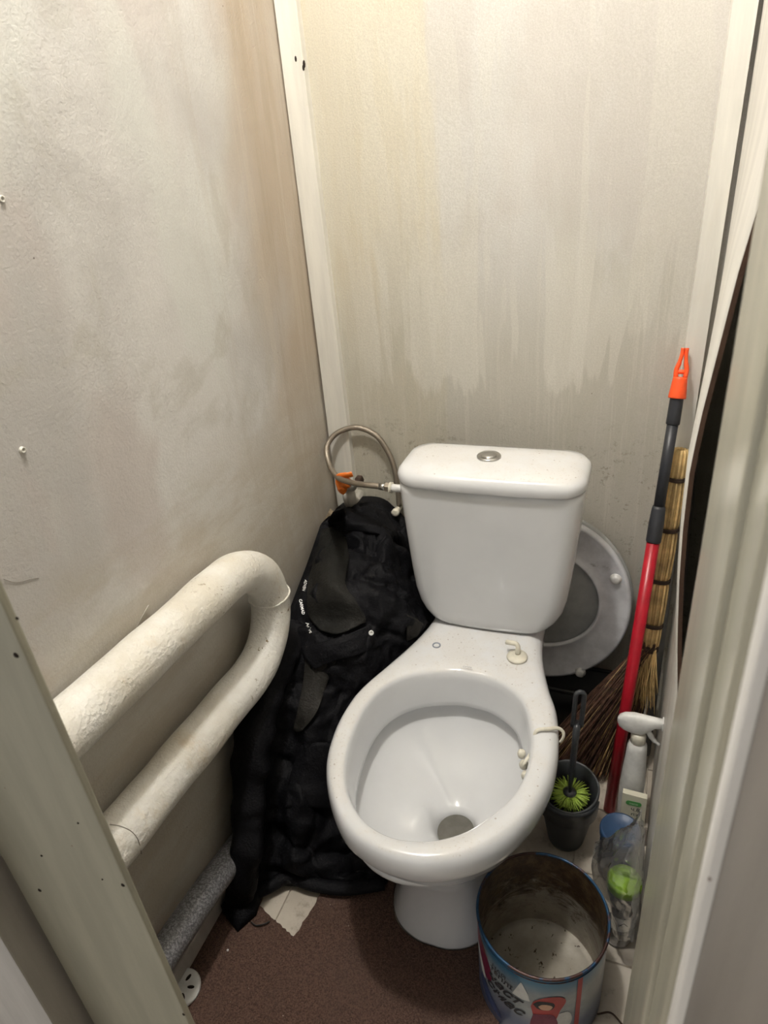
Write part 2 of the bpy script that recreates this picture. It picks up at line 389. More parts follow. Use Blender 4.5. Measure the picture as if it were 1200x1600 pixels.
for i in range(7):
    for j in range(6):
        x0 = -.69+i*tp*.83; y0 = .42+j*tp+.02*(i % 2); e = .0015; dz = random.uniform(-.0006, .0006)
        x1 = min(x0+tp*.83-e, .2); y1 = min(y0+tp-e, 1.355)
        if x1 > x0+.01 and y1 > y0+.01:
            b = .0012
            v = hexa([(x0, y0, -.004), (x1, y0, -.004), (x1, y1, -.004), (x0, y1, -.004)], [(x0+b, y0+b, dz), (x1-b, y0+b, dz), (x1-b, y1-b, dz), (x0+b, y1-b, dz)])
            struct('tile', v, M['tile'], fl, smooth=False)
# corner trims: slightly bowed battens
def batten(pts_l, pts_r, depth_y, th=.010):
    """front face between two edge polylines, given as (x, z) lists, standing out of the back wall"""
    n = len(pts_l); rings = []
    for (xl, z), (xr, z2) in zip(pts_l, pts_r):
        rings.append([(xl, depth_y, z), (xl+.002, depth_y-th, z), (xr-.002, depth_y-th-.0015, z), (xr, depth_y, z)])
    return loft(rings)
zz = [0, .3, .55, .72, .9, 1.1, 1.3, 1.5, 1.8, 2.45]
def edgex(tab, z): return interp(tab, z)
L1 = [(0, XL), (2.45, XL)]
struct('trim_1', batten([(XL+.002, z) for z in zz], [(XL+.053+.004*math.sin(z*3), z) for z in zz], YB+.003, .014), M['trim'], smooth=False)
for px, py, s in ((462, 92, .0022), (475, 100, .003), (474, 106, .0025)):
    c = P(px, py, y=YB-.0122)
    struct('nail_hole', loft([circ(c+Vector((0, 0, 0)), s, 8, 'y', ry=s*2.2), circ(c+Vector((0, -.0006, 0)), s*.7, 8, 'y', ry=s*1.6)]), M['dent'], bpy.data.objects['trim_1'])
struct('trim_2', batten([(.050+.008*(z-.8), z) for z in zz], [(.088+.010*(z-.9), z) for z in zz], YB+.003, .016), M['trim'], smooth=False)
struct('baseboard_left', box(XL, XL+.016, .30, 1.2, 0, .045), M['casing'], bevel=.003, smooth=False)
# right wall: a warped sheet whose near edge bulges into the room
ZS = [0, .30, .50, .634, .72, .81, .88, .95, 1.01, 1.075, 1.152, 1.25, 1.5, 2.45]
XS = [.078, .078, .075, .068, .058, .050, .046, .0445, .048, .054, .061, .074, .094, .108]   # x of the near edge
YS = .75
def sheet_x(t, z):      # t 0 near edge .. 1 back corner
    xe = interp(list(zip(ZS, XS)), z); a = xe+(.098-xe)*t+.006*max(0, 1-t/.08)**1.5
    return a
rows = []
zl = [i*.035 for i in range(71)]
V = []; Fc = []; nt = 30
for z in zl:
    for k in range(nt+1): V.append((sheet_x(k/nt, z), YS+(YB-YS)*k/nt, z))
n0 = len(V)
for z in zl:
    for k in range(nt+1): V.append((sheet_x(k/nt, z)+.004, YS+(YB-YS)*k/nt, z))
for j in range(len(zl)-1):
    for k in range(nt):
        a = j*(nt+1)+k; q = (a, a+1, a+nt+2, a+nt+1); Fc += [q, tuple(i+n0 for i in q[::-1])]
for j in range(len(zl)-1):
    a = j*(nt+1); Fc.append((a, a+nt+1, a+nt+1+n0, a+n0)); a += nt; Fc.append((a, a+nt+1, a+nt+1+n0, a+n0))
for b_ in (0, (len(zl)-1)*(nt+1)):
    for k in range(nt): Fc.append((b_+k, b_+k+1, b_+k+1+n0, b_+k+n0))
wr = struct('wall_right', (V, Fc), M['sheet'])
eg = loft([[(sheet_x(0, z)-.0006, YS-.002, z), (sheet_x(0, z)+.0045, YS-.002, z), (sheet_x(0, z)+.0045, YS+.004, z), (sheet_x(0, z)+.003, YS+.004, z)] for z in zl])
struct('raw_edge', eg, M['raw'], wr, smooth=False)
struct('wall_cavity_shade', box(.20, .24, -1.0, 1.41, 0, 2.45), M['dark'], smooth=False)  # added panel, its near-black colour stands in for the unlit void behind the sheet
# right door jamb with its stop, the door leaf, left casing
jm = struct('trim_3', join(hexa([(.0445, .335, 0), (.205, .335, 0), (.205, .47, 0), (.0445, .47, 0)], [(.0475, .335, 2.45), (.205, .335, 2.45), (.205, .47, 2.45), (.0475, .47, 2.45)])), M['jamb'], bevel=.003)
struct('trim_4', box(.050, .205, .285, .334, 0, 2.45), M['jamb'], bevel=.003)
dr = struct('door_1', box(.056, .096, -.55, .272, .01, 2.05), M['door'], bevel=.002)
eb = loft([[(.052, .250, z), (.050, .262, z), (.054, .277, z), (.064, .281, z), (.075, .278, z), (.075, .250, z)] for z in [i*.1 for i in range(21)]])
struct('edge_band', eb, M['edge'], dr)
# left casing board (leans a little), the frame beyond it
cb = struct('trim_5', hexa([(-.606, .30, 0), (-.417, .30, 0), (-.417, .308, 0), (-.606, .308, 0)], [(-.644, .30, 2.45), (-.490, .30, 2.45), (-.490, .308, 2.45), (-.644, .308, 2.45)]), M['board'], bevel=.002, smooth=False)
for px, py, s in ((25, 1024, .0028), (62, 1391, .0026), (192, 1383, .0024), (65, 1337, .0014), (27, 966, .0016), (287, 1585, .002), (160, 1374, .001), (122, 1286, .0012)):
    c = P(px, py, y=.2998); c.y = .2999
    struct('nail_hole', loft([circ(c, s, 8, 'y'), circ(c+Vector((0, -.0008, 0)), s*.75, 8, 'y')]), M['dent'], cb)
struct('trim_6', box(-.80, -.60, .318, .36, 0, 2.45), M['casing'], smooth=False)
struct('trim_7', hexa([(-.95, .255, 0), (-.595, .255, 0), (-.625, .317, 0), (-.95, .317, 0)], [(-.99, .255, 2.45), (-.635, .255, 2.45), (-.665, .317, 2.45), (-.99, .317, 2.45)]), M['casing'], bevel=.003, smooth=False)
# ------------------------------------------------------------------ toilet
TX = -.266
WO = [(.112, 1.252), (.114, 1.20), (.116, 1.13), (.128, 1.06), (.150, .99), (.170, .94), (.183, .88), (.188, .82), (.184, .765), (.166, .703), (.136, .648), (.092, .607), (.045, .584), (.0, .577), (-.048, .582), (-.098, .604), (-.145, .655), (-.179, .718), (-.193, .785), (-.194, .84), (-.187, .89), (-.158, .975), (-.131, 1.06), (-.116, 1.13), (-.114, 1.20), (-.112, 1.252)]
WI = [(.013, .982), (.056, .975), (.106, .940), (.133, .880), (.144, .824), (.142, .770), (.128, .722), (.105, .684), (.080, .652), (.045, .627), (.009, .614), (-.028, .611), (-.070, .624), (-.110, .658), (-.136, .705), (-.151, .765), (-.156, .835), (-.141, .900), (-.098, .950), (-.030, .979)]
def outline(tab, cy, N=128):
    pts = [(x, y, 0) for x, y in tab]
    if tab[0][1] < 1.2: h = spline([pts[-1]]+pts+[pts[0], pts[1]], 8)[8:-9]
    else: h = spline(pts, 8)
    poly = [(q.x, q.y) for q in h]; out = []
    for i in range(N):
        a = tau(i/N); dx, dy = math.cos(a), math.sin(a); best = 0
        for (x0, y0), (x1, y1) in zip(poly, poly[1:]+poly[:1]):
            y0_, y1_ = y0-cy, y1-cy; ex, ey = x1-x0, y1_-y0_; det = dx*ey-dy*ex
            if abs(det) < 1e-12: continue
            t = (x0*ey-y0_*ex)/det; s = (x0*dy-y0_*dx)/det
            if -1e-6 <= s <= 1+1e-6 and t > best: best = t
        out.append(best)
    return out
CY = .815; NB = 128
RO = outline(WO, CY); RI = outline(WI, CY)
# pedestal outline about the same centre: an elongated foot
ph_ = [(.684, 0), (.686, .03), (.70, .062), (.725, .083), (.77, .095), (.85, .098), (.95, .094), (1.02, .095), (1.10, .10), (1.16, .10), (1.18, .06), (1.182, 0)]
ped = [(w_, y) for y, w_ in ph_]+[(-w_, y) for y, w_ in ph_[::-1][1:-1]]
RP = outline(ped, CY)
def ring(r, z, off=0, cy=CY): return [(TX+(r[i]+off)*math.cos(tau(i/NB)), cy+(r[i]+off)*math.sin(tau(i/NB)), z) for i in range(NB)]
def mixr(a, b, t): return [lerpl(p, q, t) for p, q in zip(a, b)]
def egg(cx, cy, rx, ry, z):
    o = []
    for i in range(NB):
        a = tau(i/NB); o.append((cx+rx*math.cos(a), cy+ry*math.sin(a), z))
    return o
def dtop(i): return 0
rings = [ring(RP, .0, .004), ring(RP, .012, .004), ring(RP, .03, -.004), ring(RP, .08, -.014), ring(mixr(RP, RO, .05), .14, -.016), ring(mixr(RP, RO, .17), .19, -.012), ring(mixr(RP, RO, .38), .23, -.010), ring(mixr(RP, RO, .60), .265, -.008),
         ring(mixr(RP, RO, .78), .295, -.006), ring(mixr(RP, RO, .91), .322, -.004), ring(RO, .338, -.006), ring(RO, .348, -.001), ring(RO, .360, 0), ring(RO, .372, -.001), ring(mixr(RO, RI, .09), .381), ring(mixr(RO, RI, .2), .387), ring(mixr(RO, RI, .34), .390)]
rings += [ring(mixr(RO, RI, .6), .3905), ring(mixr(RO, RI, .86), .3895), ring(mixr(RO, RI, .97), .386), ring(RI, .380, -.001), ring(RI, .365, -.003), ring(RI, .340, -.006), ring(RI, .318, -.009), ring(RI, .308, -.010), ring(RI, .305, -.007), ring(RI, .305, .004), ring(RI, .300, .010), ring(RI, .290, .008)]
SX, SY = -.248, .797
for s, z in ((.97, .278), (.90, .262), (.81, .246), (.72, .233), (.62, .221), (.52, .212), (.42, .204), (.33, .196), (.26, .187)):
    rr = []
    for i in range(NB):
        a = tau(i/NB); p = Vector((TX+(RI[i]+.006)*math.cos(a), CY+(RI[i]+.006)*math.sin(a), z)); e = Vector((SX, SY, z))
        q = e+(p-e)*s
        # a raised shoulder left of the outlet
        rr.append(q+Vector((0, 0, .026*math.exp(-((q.x+.306)/.020)**2-((q.y-.785)/.032)**2)-.008*math.exp(-((q.x+.262)/.05)**2-((q.y-.86)/.03)**2))))
    rings.append(rr)
rings += [egg(SX, SY, .036, .040, .178), egg(SX, SY+.003, .032, .035, .165), egg(SX, SY+.012, .028, .030, .14), egg(SX, SY+.02, .024, .026, .12)]
toilet = thing('toilet', 'white ceramic toilet with a soiled seatless rim, standing against the back wall', 'toilet', (TX, .93, 0))
obj('bowl', loft(rings, True, True), M['por'], toilet, root=toilet)
bowl_o = bpy.data.objects['bowl']
# carpet with a torn notch
cp = [(-.684, .30), (-.15, .30), (-.125, .60), (-.13, .76)]+[(q[0], q[1]) for q in [ring(RP, 0, .0065)[k % NB] for k in range(NB-5, NB//2-12, -1)] if q[1] < .95]+[(-.49, .98)]
tear = [(-.495, .74), (-.500, .705), (-.506, .66), (-.512, .618), (-.545, .628), (-.575, .640), (-.607, .652), (-.612, .70), (-.62, .76)]
jit = []
for (a, b) in zip(tear, tear[1:]):
    for k in range(6):
        t = k/6; jit.append((a[0]+(b[0]-a[0])*t+random.uniform(-.0018, .0018), a[1]+(b[1]-a[1])*t+random.uniform(-.0018, .0018)))
outl = cp+jit+[tear[-1], (-.63, 1.0), (-.684, 1.0)]
nn = len(outl)
bmq = ([(x, y, .0) for x, y in outl]+[(x, y, .006) for x, y in outl], [tuple(range(nn))[::-1], tuple(range(nn, 2*nn))]+[(i, (i+1) % nn, nn+(i+1) % nn, nn+i) for i in range(nn)])
tag(obj('carpet', bmq, M['carpet'], smooth=False), 'brown ribbed carpet with a torn corner, laid round the toilet foot', 'carpet')

wv = [Vector(p) for p in egg(SX, SY+.003, .0335, .0365, .170)]
obj('water', loft([wv, [p-Vector((0, 0, .004)) for p in wv]]), M['water'], toilet, root=toilet, smooth=False)
def rrect(cx, cy, hw, y0, y1, r, z, n=8, bow=0):
    o = []
    cyy = (y0+y1)/2; hd = (y1-y0)/2
    for qx, qy, a0 in ((1, 1, 0), (-1, 1, 90), (-1, -1, 180), (1, -1, 270)):
        for k in range(n+1):
            a = math.radians(a0+90*k/n); x = qx*(hw-r)+r*math.cos(a); y = cyy+qy*(hd-r)+r*math.sin(a)
            if qy < 0: y -= bow*(1-(x/hw)**2)
            o.append((cx+x, y+.03*x, z))
    # subdivide the front for the bow
    out = []
    for i in range(len(o)):
        a = Vector(o[i]); b = Vector(o[(i+1) % len(o)]); out.append(a)
        if i == 3*(n+1)-1:
            for k in range(1, 8):
                q = a.lerp(b, k/8)
                if q.y < cyy: x = q.x-cx; q.y = (y0+.0)+.03*x-bow*(1-(x/hw)**2)
                out.append(q)
    return out
CX = -.260
cis = []
for z, hw, ins in ((.392, .104, .010), (.393, .108, .006), (.398, .116, .003), (.406, .125, 0), (.42, .136, 0), (.44, .1455, 0), (.47, .1525, 0), (.52, .158, 0), (.58, .163, 0), (.64, .168, 0), (.69, .171, 0), (.702, .171, 0), (.705, .168, .003)):
    cis.append(rrect(CX, 0, hw, 1.108+ins, 1.248-ins, min(.032, hw*.35), z, bow=.007))
obj('cistern', loft(cis), M['porc'], toilet, root=toilet)
ld = []
for z, g in ((.7065, -.003), (.708, .002), (.712, .003), (.722, .004), (.730, .001), (.737, -.006), (.7415, -.022), (.7435, -.045)):
    ld.append(rrect(CX, 0, .172+g, 1.104-g, 1.252+g, max(.020, .045+g*.5), z, bow=.008))
obj('cistern_lid', loft(ld), M['por'], toilet, root=toilet)
bc = P(764, 713, z=.745); bc = (bc.x, bc.y, .7432)
fb = obj('flush_button', lathe(bc, [(.0225, 0), (.0225, .003), (.021, .0045), (.0165, .0045), (.0155, .002), (.0145, .002)], 32, c0=True, c1=True), M['chrome'], toilet, root=toilet)
obj('button_disc', lathe(bc, [(.0138, .002), (.0138, .0055), (.012, .0066), (.004, .0064)], 28), M['chrome'], fb, root=toilet)
# bolt hole plug and printed mark
c = P(682, 1008, z=.391); obj('bolt_hole', lathe(c, [(.0085, -.003), (.0085, .0005), (.006, .0005), (.0055, -.001)], 20), M['inkgrey'], toilet, root=toilet)
def text_mesh(s, size=1.0, shear_=0, bold=0, space=1.0):
    cu = bpy.data.curves.new('t', 'FONT'); cu.body = s; cu.size = size; cu.shear = shear_; cu.offset = bold; cu.resolution_u = 2; cu.space_character = space
    cu.align_x = 'CENTER'; cu.align_y = 'CENTER'
    to = bpy.data.objects.new('t', cu); C.objects.link(to); bpy.context.view_layer.update()
    me = bpy.data.meshes.new_from_object(to.evaluated_get(bpy.context.evaluated_depsgraph_get()))
    v = [q.co.copy() for q in me.vertices]; f = [tuple(p.vertices) for p in me.polygons]
    bpy.data.objects.remove(to); bpy.data.curves.remove(cu); bpy.data.meshes.remove(me); return v, f
c = P(730, 1042, z=.3912)
tv, tf = text_mesh('cersta', .007, .2)
tb = [(-.012, -.0045, 0), (.012, -.0045, 0), (.012, -.004, 0), (-.012, -.004, 0)]
hv, hf = loft([circ((0, .0055, 0), .0028, 12)], c0=False); 
obj('maker_mark', join(([Vector((c.x+q.x, c.y+q.y+.03*q.x, .3913)) for q in tv+[Vector(k) for k in tb]], tf+[tuple(len(tv)+i for i in range(4))])), M['inkgrey'], toilet, root=toilet, smooth=False)
# loose fitting on the deck
c = P(808, 1027, z=.392); hf_ = thing('hinge_fitting', 'loose cream plastic hinge fitting with a round foot on the toilet deck', 'fitting', (c.x, c.y, .3915))
obj('foot', lathe((c.x, c.y, .3912), [(.0195, 0), (.020, .0025), (.019, .005), (.010, .006), (.003, .006)], 28), M['creampl'], hf_, root=hf_)
a = Vector((c.x, c.y+.004, .397))
obj('pin', tube(spline([a, a+Vector((.000, .004, .012)), a+Vector((-.004, .007, .018)), a+Vector((-.012, .008, .018)), a+Vector((-.024, .010, .0165))], 5), .0048, 10), M['creampl'], hf_, root=hf_)
# freshener clip over the rim
q0 = P(829, 1146, z=.388)
fc = thing('freshener_clip', 'cream plastic freshener clip hooked over the right side of the bowl rim', 'clip', (q0.x, q0.y, .36))
pth = [P(816, 1196, z=.352), P(832, 1172, z=.366), P(835, 1150, z=.386), P(840, 1141, z=.3945), P(856, 1139, z=.396), P(872, 1138, z=.393), P(880, 1144, z=.386), P(880, 1152, z=.378), P(875, 1160, z=.368)]
obj('strap', tube(spline(pth, 5), .0032, 8, flat=.6), M['creampl'], fc, root=fc)
gc = P(822, 1205, z=.335)
for k in range(3):
    e = P(815+k*3, 1178+k*17, z=.345-k*.004); obj('gel_lobe', loft([circ(e+Vector((0, 0, dz)), r, 14) for r, dz in ((.002, -.008), (.006, -.006), (.0075, 0), (.006, .006), (.002, .008))]), M['creampl'], fc, root=fc)

# ------------------------------------------------------------------ pipes
def yz_path():
    yc, zu, zd = .800, .670, .452; zc = (zu+zd)/2; r = (zu-zd)/2; xx = -.632
    p = [(xx, .33+i*.05, zu) for i in range(10)]; p = [q for q in p if q[1] < yc-.01]
    for k in range(21): a = PI/2-PI*k/20; p.append((xx, yc+r*1.12*math.cos(a), zc+r*math.sin(a)))
    p += [(xx, yc-.03-i*.05, zd) for i in range(10)]; p = [q for q in p if q[1] > .325]
    return p
PH = [Vector((p[0], p[1], p[2]+.014-.034*max(0, (p[1]-.4))/.5)) for p in yz_path()]
def lumpy(vf, amp, sc):
    v, f = vf; out = []
    for q in v:
        d = noise.noise(Vector(q)*sc); out.append(Vector(q)+Vector((d, noise.noise(Vector(q)*sc+Vector((5, 5, 5))), noise.noise(Vector(q)*sc+Vector((9, 1, 4)))))*amp)
    return out, f
dense = spline(PH, 3)
hp = obj('heating_pipe', lumpy(tube(dense, .0375, 36), .0022, 16), M['pipe'])
tag(hp, 'thick cream painted heating pipe bent in a U along the left wall', 'pipe')
# weld seam on the bend, paint lumps
sm_c = PH[8+12+0] if len(PH) > 22 else PH[-8]
i0 = min(range(len(dense)), key=lambda i: (dense[i]-Vector((-.632, .952, .545))).length)
ptc = dense[i0]; tg = (dense[i0+1]-dense[i0-1]).normalized(); bx = Vector((1, 0, 0)); by = tg.cross(bx)
seam = [ptc+(bx*math.cos(tau(k/40))+by*math.sin(tau(k/40)))*(.0382+random.uniform(-.0006, .0008)) for k in range(40)]
sv, sf = loft([[s_+tg*(.0022*math.cos(tau(j/6)))+(s_-ptc).normalized()*(.0020*math.sin(tau(j/6))) for j in range(6)] for s_ in seam], closed=True)
obj('weld_seam', (sv, sf), M['pipe'], hp, root=hp)
lumps = []
for px, py, r in ((228, 1270, .0065), (236, 1258, .004), (222, 1288, .005), (232, 1246, .003), (214, 1300, .003)):
    c = P(px, py, x=-.603); 
    # project onto the pipe surface
    ax = Vector((-.632, c.y, .452)); dd = (c-ax).normalized(); e = ax+dd*.0375
    lumps.append(loft([circ(e+Vector((0, 0, dz*r)), rr*r, 10) for rr, dz in ((.2, -.95), (.75, -.6), (1, 0), (.75, .6), (.2, .95))]))
obj('paint_lumps', join(*lumps), M['pipe'], hp, root=hp)
fpp = spline([P(236, 1522, x=-.640), P(300, 1425, x=-.642), P(352, 1352, x=-.645), P(420, 1262, x=-.648)], 6)
fpp = [fpp[0]+(fpp[0]-fpp[6])*.9]+fpp
fp = obj('floor_pipe', tube(fpp, .0265, 24), M['gpipe']); tag(fp, 'speckled grey pipe sloping down along the foot of the left wall', 'pipe')
# thread over the lower pipe
tp_ = [P(172, 1288, x=-.600), P(188, 1291, x=-.596), P(205, 1299, x=-.593), P(216, 1313, x=-.594), P(221, 1334, x=-.600)]
tag(obj('thread', tube(spline(tp_, 5), .0006, 5), M['thread']), 'loose curved grey thread lying over the lower run of the cream pipe', 'thread')
# drain cover by the left board
dc = P(283, 1543, z=.012); dcv = thing('drain_cover', 'round white plastic drain cover with slots on the floor beside the left board', 'drain cover', (dc.x, dc.y, 0.004))
obj('disc', lathe((dc.x, dc.y, .006), [(.033, 0), (.034, .004), (.032, .007), (.026, .0078), (.012, .008), (.002, .008)], 32), M['whitepl'], dcv, root=dcv)
for k in range(6):
    a = tau(k/6)+.3; u = Vector((math.cos(a), math.sin(a), 0)); t_ = Vector((-u.y, u.x, 0)); o_ = Vector((dc.x, dc.y, .0143))+u*.018
    obj('slot', loft([[o_+u*(.0065*math.cos(tau(j/10)))+t_*(.0028*math.sin(tau(j/10)))+Vector((0, 0, h)) for j in range(10)] for h in (-.001, .0004)]), M['dent'], dcv, root=dcv)
# corner water pipe, valve, hose
wp = P(545, 770, y=1.30)
vt = thing('water_valve', 'white water pipe stub with an orange butterfly handle in the back left corner', 'valve', (wp.x, 1.30, .53))
obj('riser', tube([(wp.x, 1.356, .535), (wp.x, 1.325, .535), (wp.x, 1.303, .545), (wp.x, 1.30, .56), (wp.x, 1.30, wp.z+.008)], .0155, 20), M['pvc'], vt, root=vt)
obj('elbow', tube(spline([(wp.x, 1.30, wp.z), (wp.x, 1.295, wp.z+.022), (wp.x+.012, 1.285, wp.z+.030), (wp.x+.024, 1.28, wp.z+.030)], 5), .0125, 16), M['pvc'], vt, root=vt)
nc = P(562, 752, y=1.275)
obj('hex_nut', loft([[nc+Vector((dx, rr*math.cos(tau(k/6)), rr*math.sin(tau(k/6)))) for k in range(6)] for dx, rr in ((-.008, .011), (-.006, .0135), (.004, .0135), (.006, .011))]), M['twine'], vt, root=vt, smooth=False)
hc = P(541, 753, y=1.255)
prof = []
hd = []
for k in range(33):       # butterfly handle: an arched plate with two lobed ends
    t = k/32; a = math.radians(-62+t*196); r = .0175
    hd.append(hc+Vector((.001-r*math.cos(a-math.radians(36)), -.004*math.sin(PI*t), r*math.sin(a-math.radians(36)))))
hd = [hc+Vector((.017, 0, .021)), hc+Vector((.009, -.003, .019))]+[hc+Vector((-.009-.004*math.sin(PI*t), -.004, .015-.030*t)) for t in [i/8 for i in range(9)]]+[hc+Vector((-.012, -.003, -.021)), hc+Vector((-.006, 0, -.027))]
hs = spline(hd, 4); m_ = len(hs)
obj('handle', tube(hs, [.0085 if (i < 5 or i > m_-6) else .0105 for i in range(m_)], 12, flat=.45, up=(1, 0, 0)), M['orange'], vt, root=vt)
hb = loft([circ(hc+Vector((dx, 0, -.002)), r, 16, 'x') for dx, r in ((-.010, .0115), (-.004, .0125), (.004, .012), (.008, .010))])
obj('handle_hub', hb, M['orange'], vt, root=vt)
hose = thing('braided_hose', 'looped braided steel water hose between the cistern and the orange valve', 'hose', (P(560, 700, y=1.25).x, 1.25, .60))
inl = P(612, 762, y=1.19)
hp_ = [P(603, 761, y=1.19), P(585, 759, y=1.192), P(565, 757, y=1.20), P(545, 753, y=1.225), P(527, 745, y=1.25), P(514, 724, y=1.285), P(511, 697, y=1.315), P(528, 676, y=1.335), P(558, 668, y=1.342), P(587, 680, y=1.342), P(605, 704, y=1.34), P(615, 728, y=1.335), P(620, 752, y=1.33), P(624, 790, y=1.325)]
hsp = spline(hp_, 8)
obj('braid', tube(hsp, .0062, 14), M['braid'], hose, root=hose)
dr_ = (hsp[0]-hsp[4]).normalized()
obj('ferrule', tube([hsp[0]-dr_*.014, hsp[0]], .0075, 16), M['chrome'], hose, root=hose)
nu = [hsp[0]+dr_*k for k in (0, .009)]
obj('nut', tube(nu, .0105, 6), M['braid'], hose, root=hose, smooth=False)
obj('inlet_collar', tube([nu[1], nu[1]+dr_*.005], .0115, 20), M['creampl'], hose, root=hose)
obj('inlet_stem', tube([nu[1]+dr_*.005, nu[1]+dr_*.012, Vector((-.425, 1.19, .655))], .008, 16), M['whitepl'], hose, root=hose)
fx = P(617, 802, y=1.30)
tag(obj('overflow_stub', loft([circ(fx+Vector((0, dy, 0)), r, 14, 'y') for dy, r in ((.058, .007), (.01, .007), (.008, .009), (0, .009), (-.001, .006))]), M['creampl']), 'small cream pipe stub low on the back wall left of the cistern', 'pipe stub')
# wooden wedge behind the jacket
wd = [P(500, 826, y=1.27), P(513, 800, y=1.285), P(520, 806, y=1.27), P(512, 835, y=1.25)]
tag(obj('wood_wedge', hexa(wd, [q+Vector((.0, .012, .003)) for q in wd]), simple('old_wood', (.22, .17, .11), .8), smooth=False), 'small brown wooden wedge in the corner just above the black jacket', 'wedge')

# ------------------------------------------------------------------ jacket
G = [
 [P(521, 800, y=1.315), P(540, 788, y=1.315), P(565, 785, y=1.31), P(593, 790, y=1.31), P(622, 812, y=1.315)],
 [P(503, 817, x=-.665), P(530, 812, y=1.26), P(566, 806, y=1.25), P(600, 815, y=1.26), P(642, 850, y=1.275)],
 [P(496, 834, x=-.664), P(530, 845, y=1.19), P(570, 850, y=1.17), P(610, 855, y=1.20), P(655, 900, y=1.26)],
 [P(478, 885, x=-.664), P(515, 890, y=1.10), P(570, 895, y=1.09), P(620, 905, y=1.12), P(668, 955, y=1.17)],
 [P(455, 945, x=-.664), P(500, 955, y=1.02), P(560, 960, y=1.02), P(618, 968, y=1.05), P(668, 990, y=1.10)],
 [P(432, 1015, x=-.664), P(480, 1030, y=.945), P(540, 1040, y=.955), P(595, 1045, y=.99), P(640, 1060, y=1.04)],
 [P(402, 1100, x=-.664), P(450, 1112, y=.87), P(510, 1122, y=.885), P(565, 1135, y=.925), P(620, 1150, y=.99)],
 [P(377, 1180, x=-.664), P(430, 1196, y=.805), P(490, 1206, y=.82), P(555, 1215, y=.87), P(615, 1225, y=.93)],
 [P(364, 1260, x=-.660), P(420, 1276, y=.745), P(480, 1286, y=.76), P(545, 1300, y=.81), P(612, 1305, y=.865)],
 [P(370, 1330, x=-.650), P(420, 1346, y=.705), P(480, 1351, y=.72), P(545, 1358, y=.765), P(606, 1358, y=.80)],
 [P(385, 1392, z=.022), P(440, 1384, z=.012), P(500, 1390, z=.012), P(560, 1390, z=.012), P(604, 1382, z=.012)],
]
rowsS = [spline(r, 22) for r in G]; nu_ = len(rowsS[0]); cols = []
for k in range(nu_): cols.append(spline([r[k] for r in rowsS], 18))
nv_ = len(cols[0])
S = [[cols[i][j].copy() for i in range(nu_)] for j in range(nv_)]
nrm = [[None]*nu_ for _ in range(nv_)]
for j in range(nv_):
    for i in range(nu_):
        a = S[j][min(i+1, nu_-1)]-S[j][max(i-1, 0)]; b = S[min(j+1, nv_-1)][i]-S[max(j-1, 0)][i]
        n_ = b.cross(a)
        n_ = n_.normalized() if n_.length > 1e-9 else Vector((0, -1, 0))
        if n_.y > 0: n_ = -n_
        nrm[j][i] = n_
def ridge(p, s, o): return 1-abs(noise.noise(Vector((p.x*s*1.0, p.y*s, p.z*s))+Vector((o, o*2, 0))))*2
for j in range(nv_):
    for i in range(nu_):
        u = i/(nu_-1); v = j/(nv_-1); p = S[j][i]
        warp = .18*noise.noise(Vector((u*2.2, v*3, 1)))+.10*math.sin(u*4+v*3)
        ph = (v*8.5+warp*3+u*.5); baf = abs(math.sin(PI*ph))**.55
        edge = min(1, min(u, 1-u)*6)*min(1, v*9)*min(1, (1-v)*9)
        d = .021*(baf-.65)
        d += .012*(ridge(p, 17, 3)-.62)*lerpl(2.0, .9, min(1, v/.6))
        d += .010*(ridge(p, 38, 8)-.6)*(1-baf*.5)
        d += .011*noise.noise(p*9)
        # vertical drag folds on the lower left
        d += .010*math.sin(u*26+v*5+warp*9)*max(0, min(1, (v-.4)*3))*(1 if u < .55 else .35)
        # hood opening hollow and rolled collar
        hx = (u-.58)/.22; hv = (v-.17)/.07; d -= .030*math.exp(-hx*hx-hv*hv)
        hv2 = (v-.075)/.045; d += .016*math.exp(-hv2*hv2)
        hx = (u-.26)/.2; hv = (v-.33)/.10; d += .016*math.exp(-hx*hx-hv*hv)
        S[j][i] = p+nrm[j][i]*d*edge
        if S[j][i].x < XL+.006: S[j][i].x = XL+.006
        if S[j][i].z < .008: S[j][i].z = .008
def trees(*names):
    out = []
    for nme in names:
        o_ = bpy.data.objects[nme]; off_ = toilet.location
        out.append(BVHTree.FromPolygons([q_.co+off_ for q_ in o_.data.vertices], [tuple(p_.vertices) for p_ in o_.data.polygons]))
    return out
TB = trees('bowl', 'cistern', 'cistern_lid')
def clear_of(q, gap=.004):
    for _ in range(2):
        for t_ in TB:
            h, n_, i_, d_ = t_.find_nearest(q)
            if h is None: continue
            s_ = (q-h).dot(n_)
            k_ = 0
            while (s_ < 0 and d_ < .12 or d_ < gap) and k_ < 50:
                q = q-Vector((.004, 0, 0)) if q.x < -.266 else q+Vector((.004, 0, 0)); k_ += 1
                h, n_, i_, d_ = t_.find_nearest(q); s_ = (q-h).dot(n_)
    return q
for r in S:
    for i in range(len(r)):
        r[i] = clear_of(r[i]); r[i].z = max(r[i].z, .008)
Vj = [q for r in S for q in r]; nF = len(Vj); Fj = []
for j in range(nv_):
    for i in range(nu_):
        p = S[j][i]; v = j/(nv_-1); back = Vector((p.x, min(1.342, p.y+.05+.10*math.sin(PI*v)), max(.007, p.z-.05*math.sin(PI*v)-.01*v)))
        Vj.append(clear_of(back))
for j in range(nv_-1):
    for i in range(nu_-1):
        a = j*nu_+i; q = (a, a+1, a+nu_+1, a+nu_); Fj += [q, tuple(k+nF for k in q[::-1])]
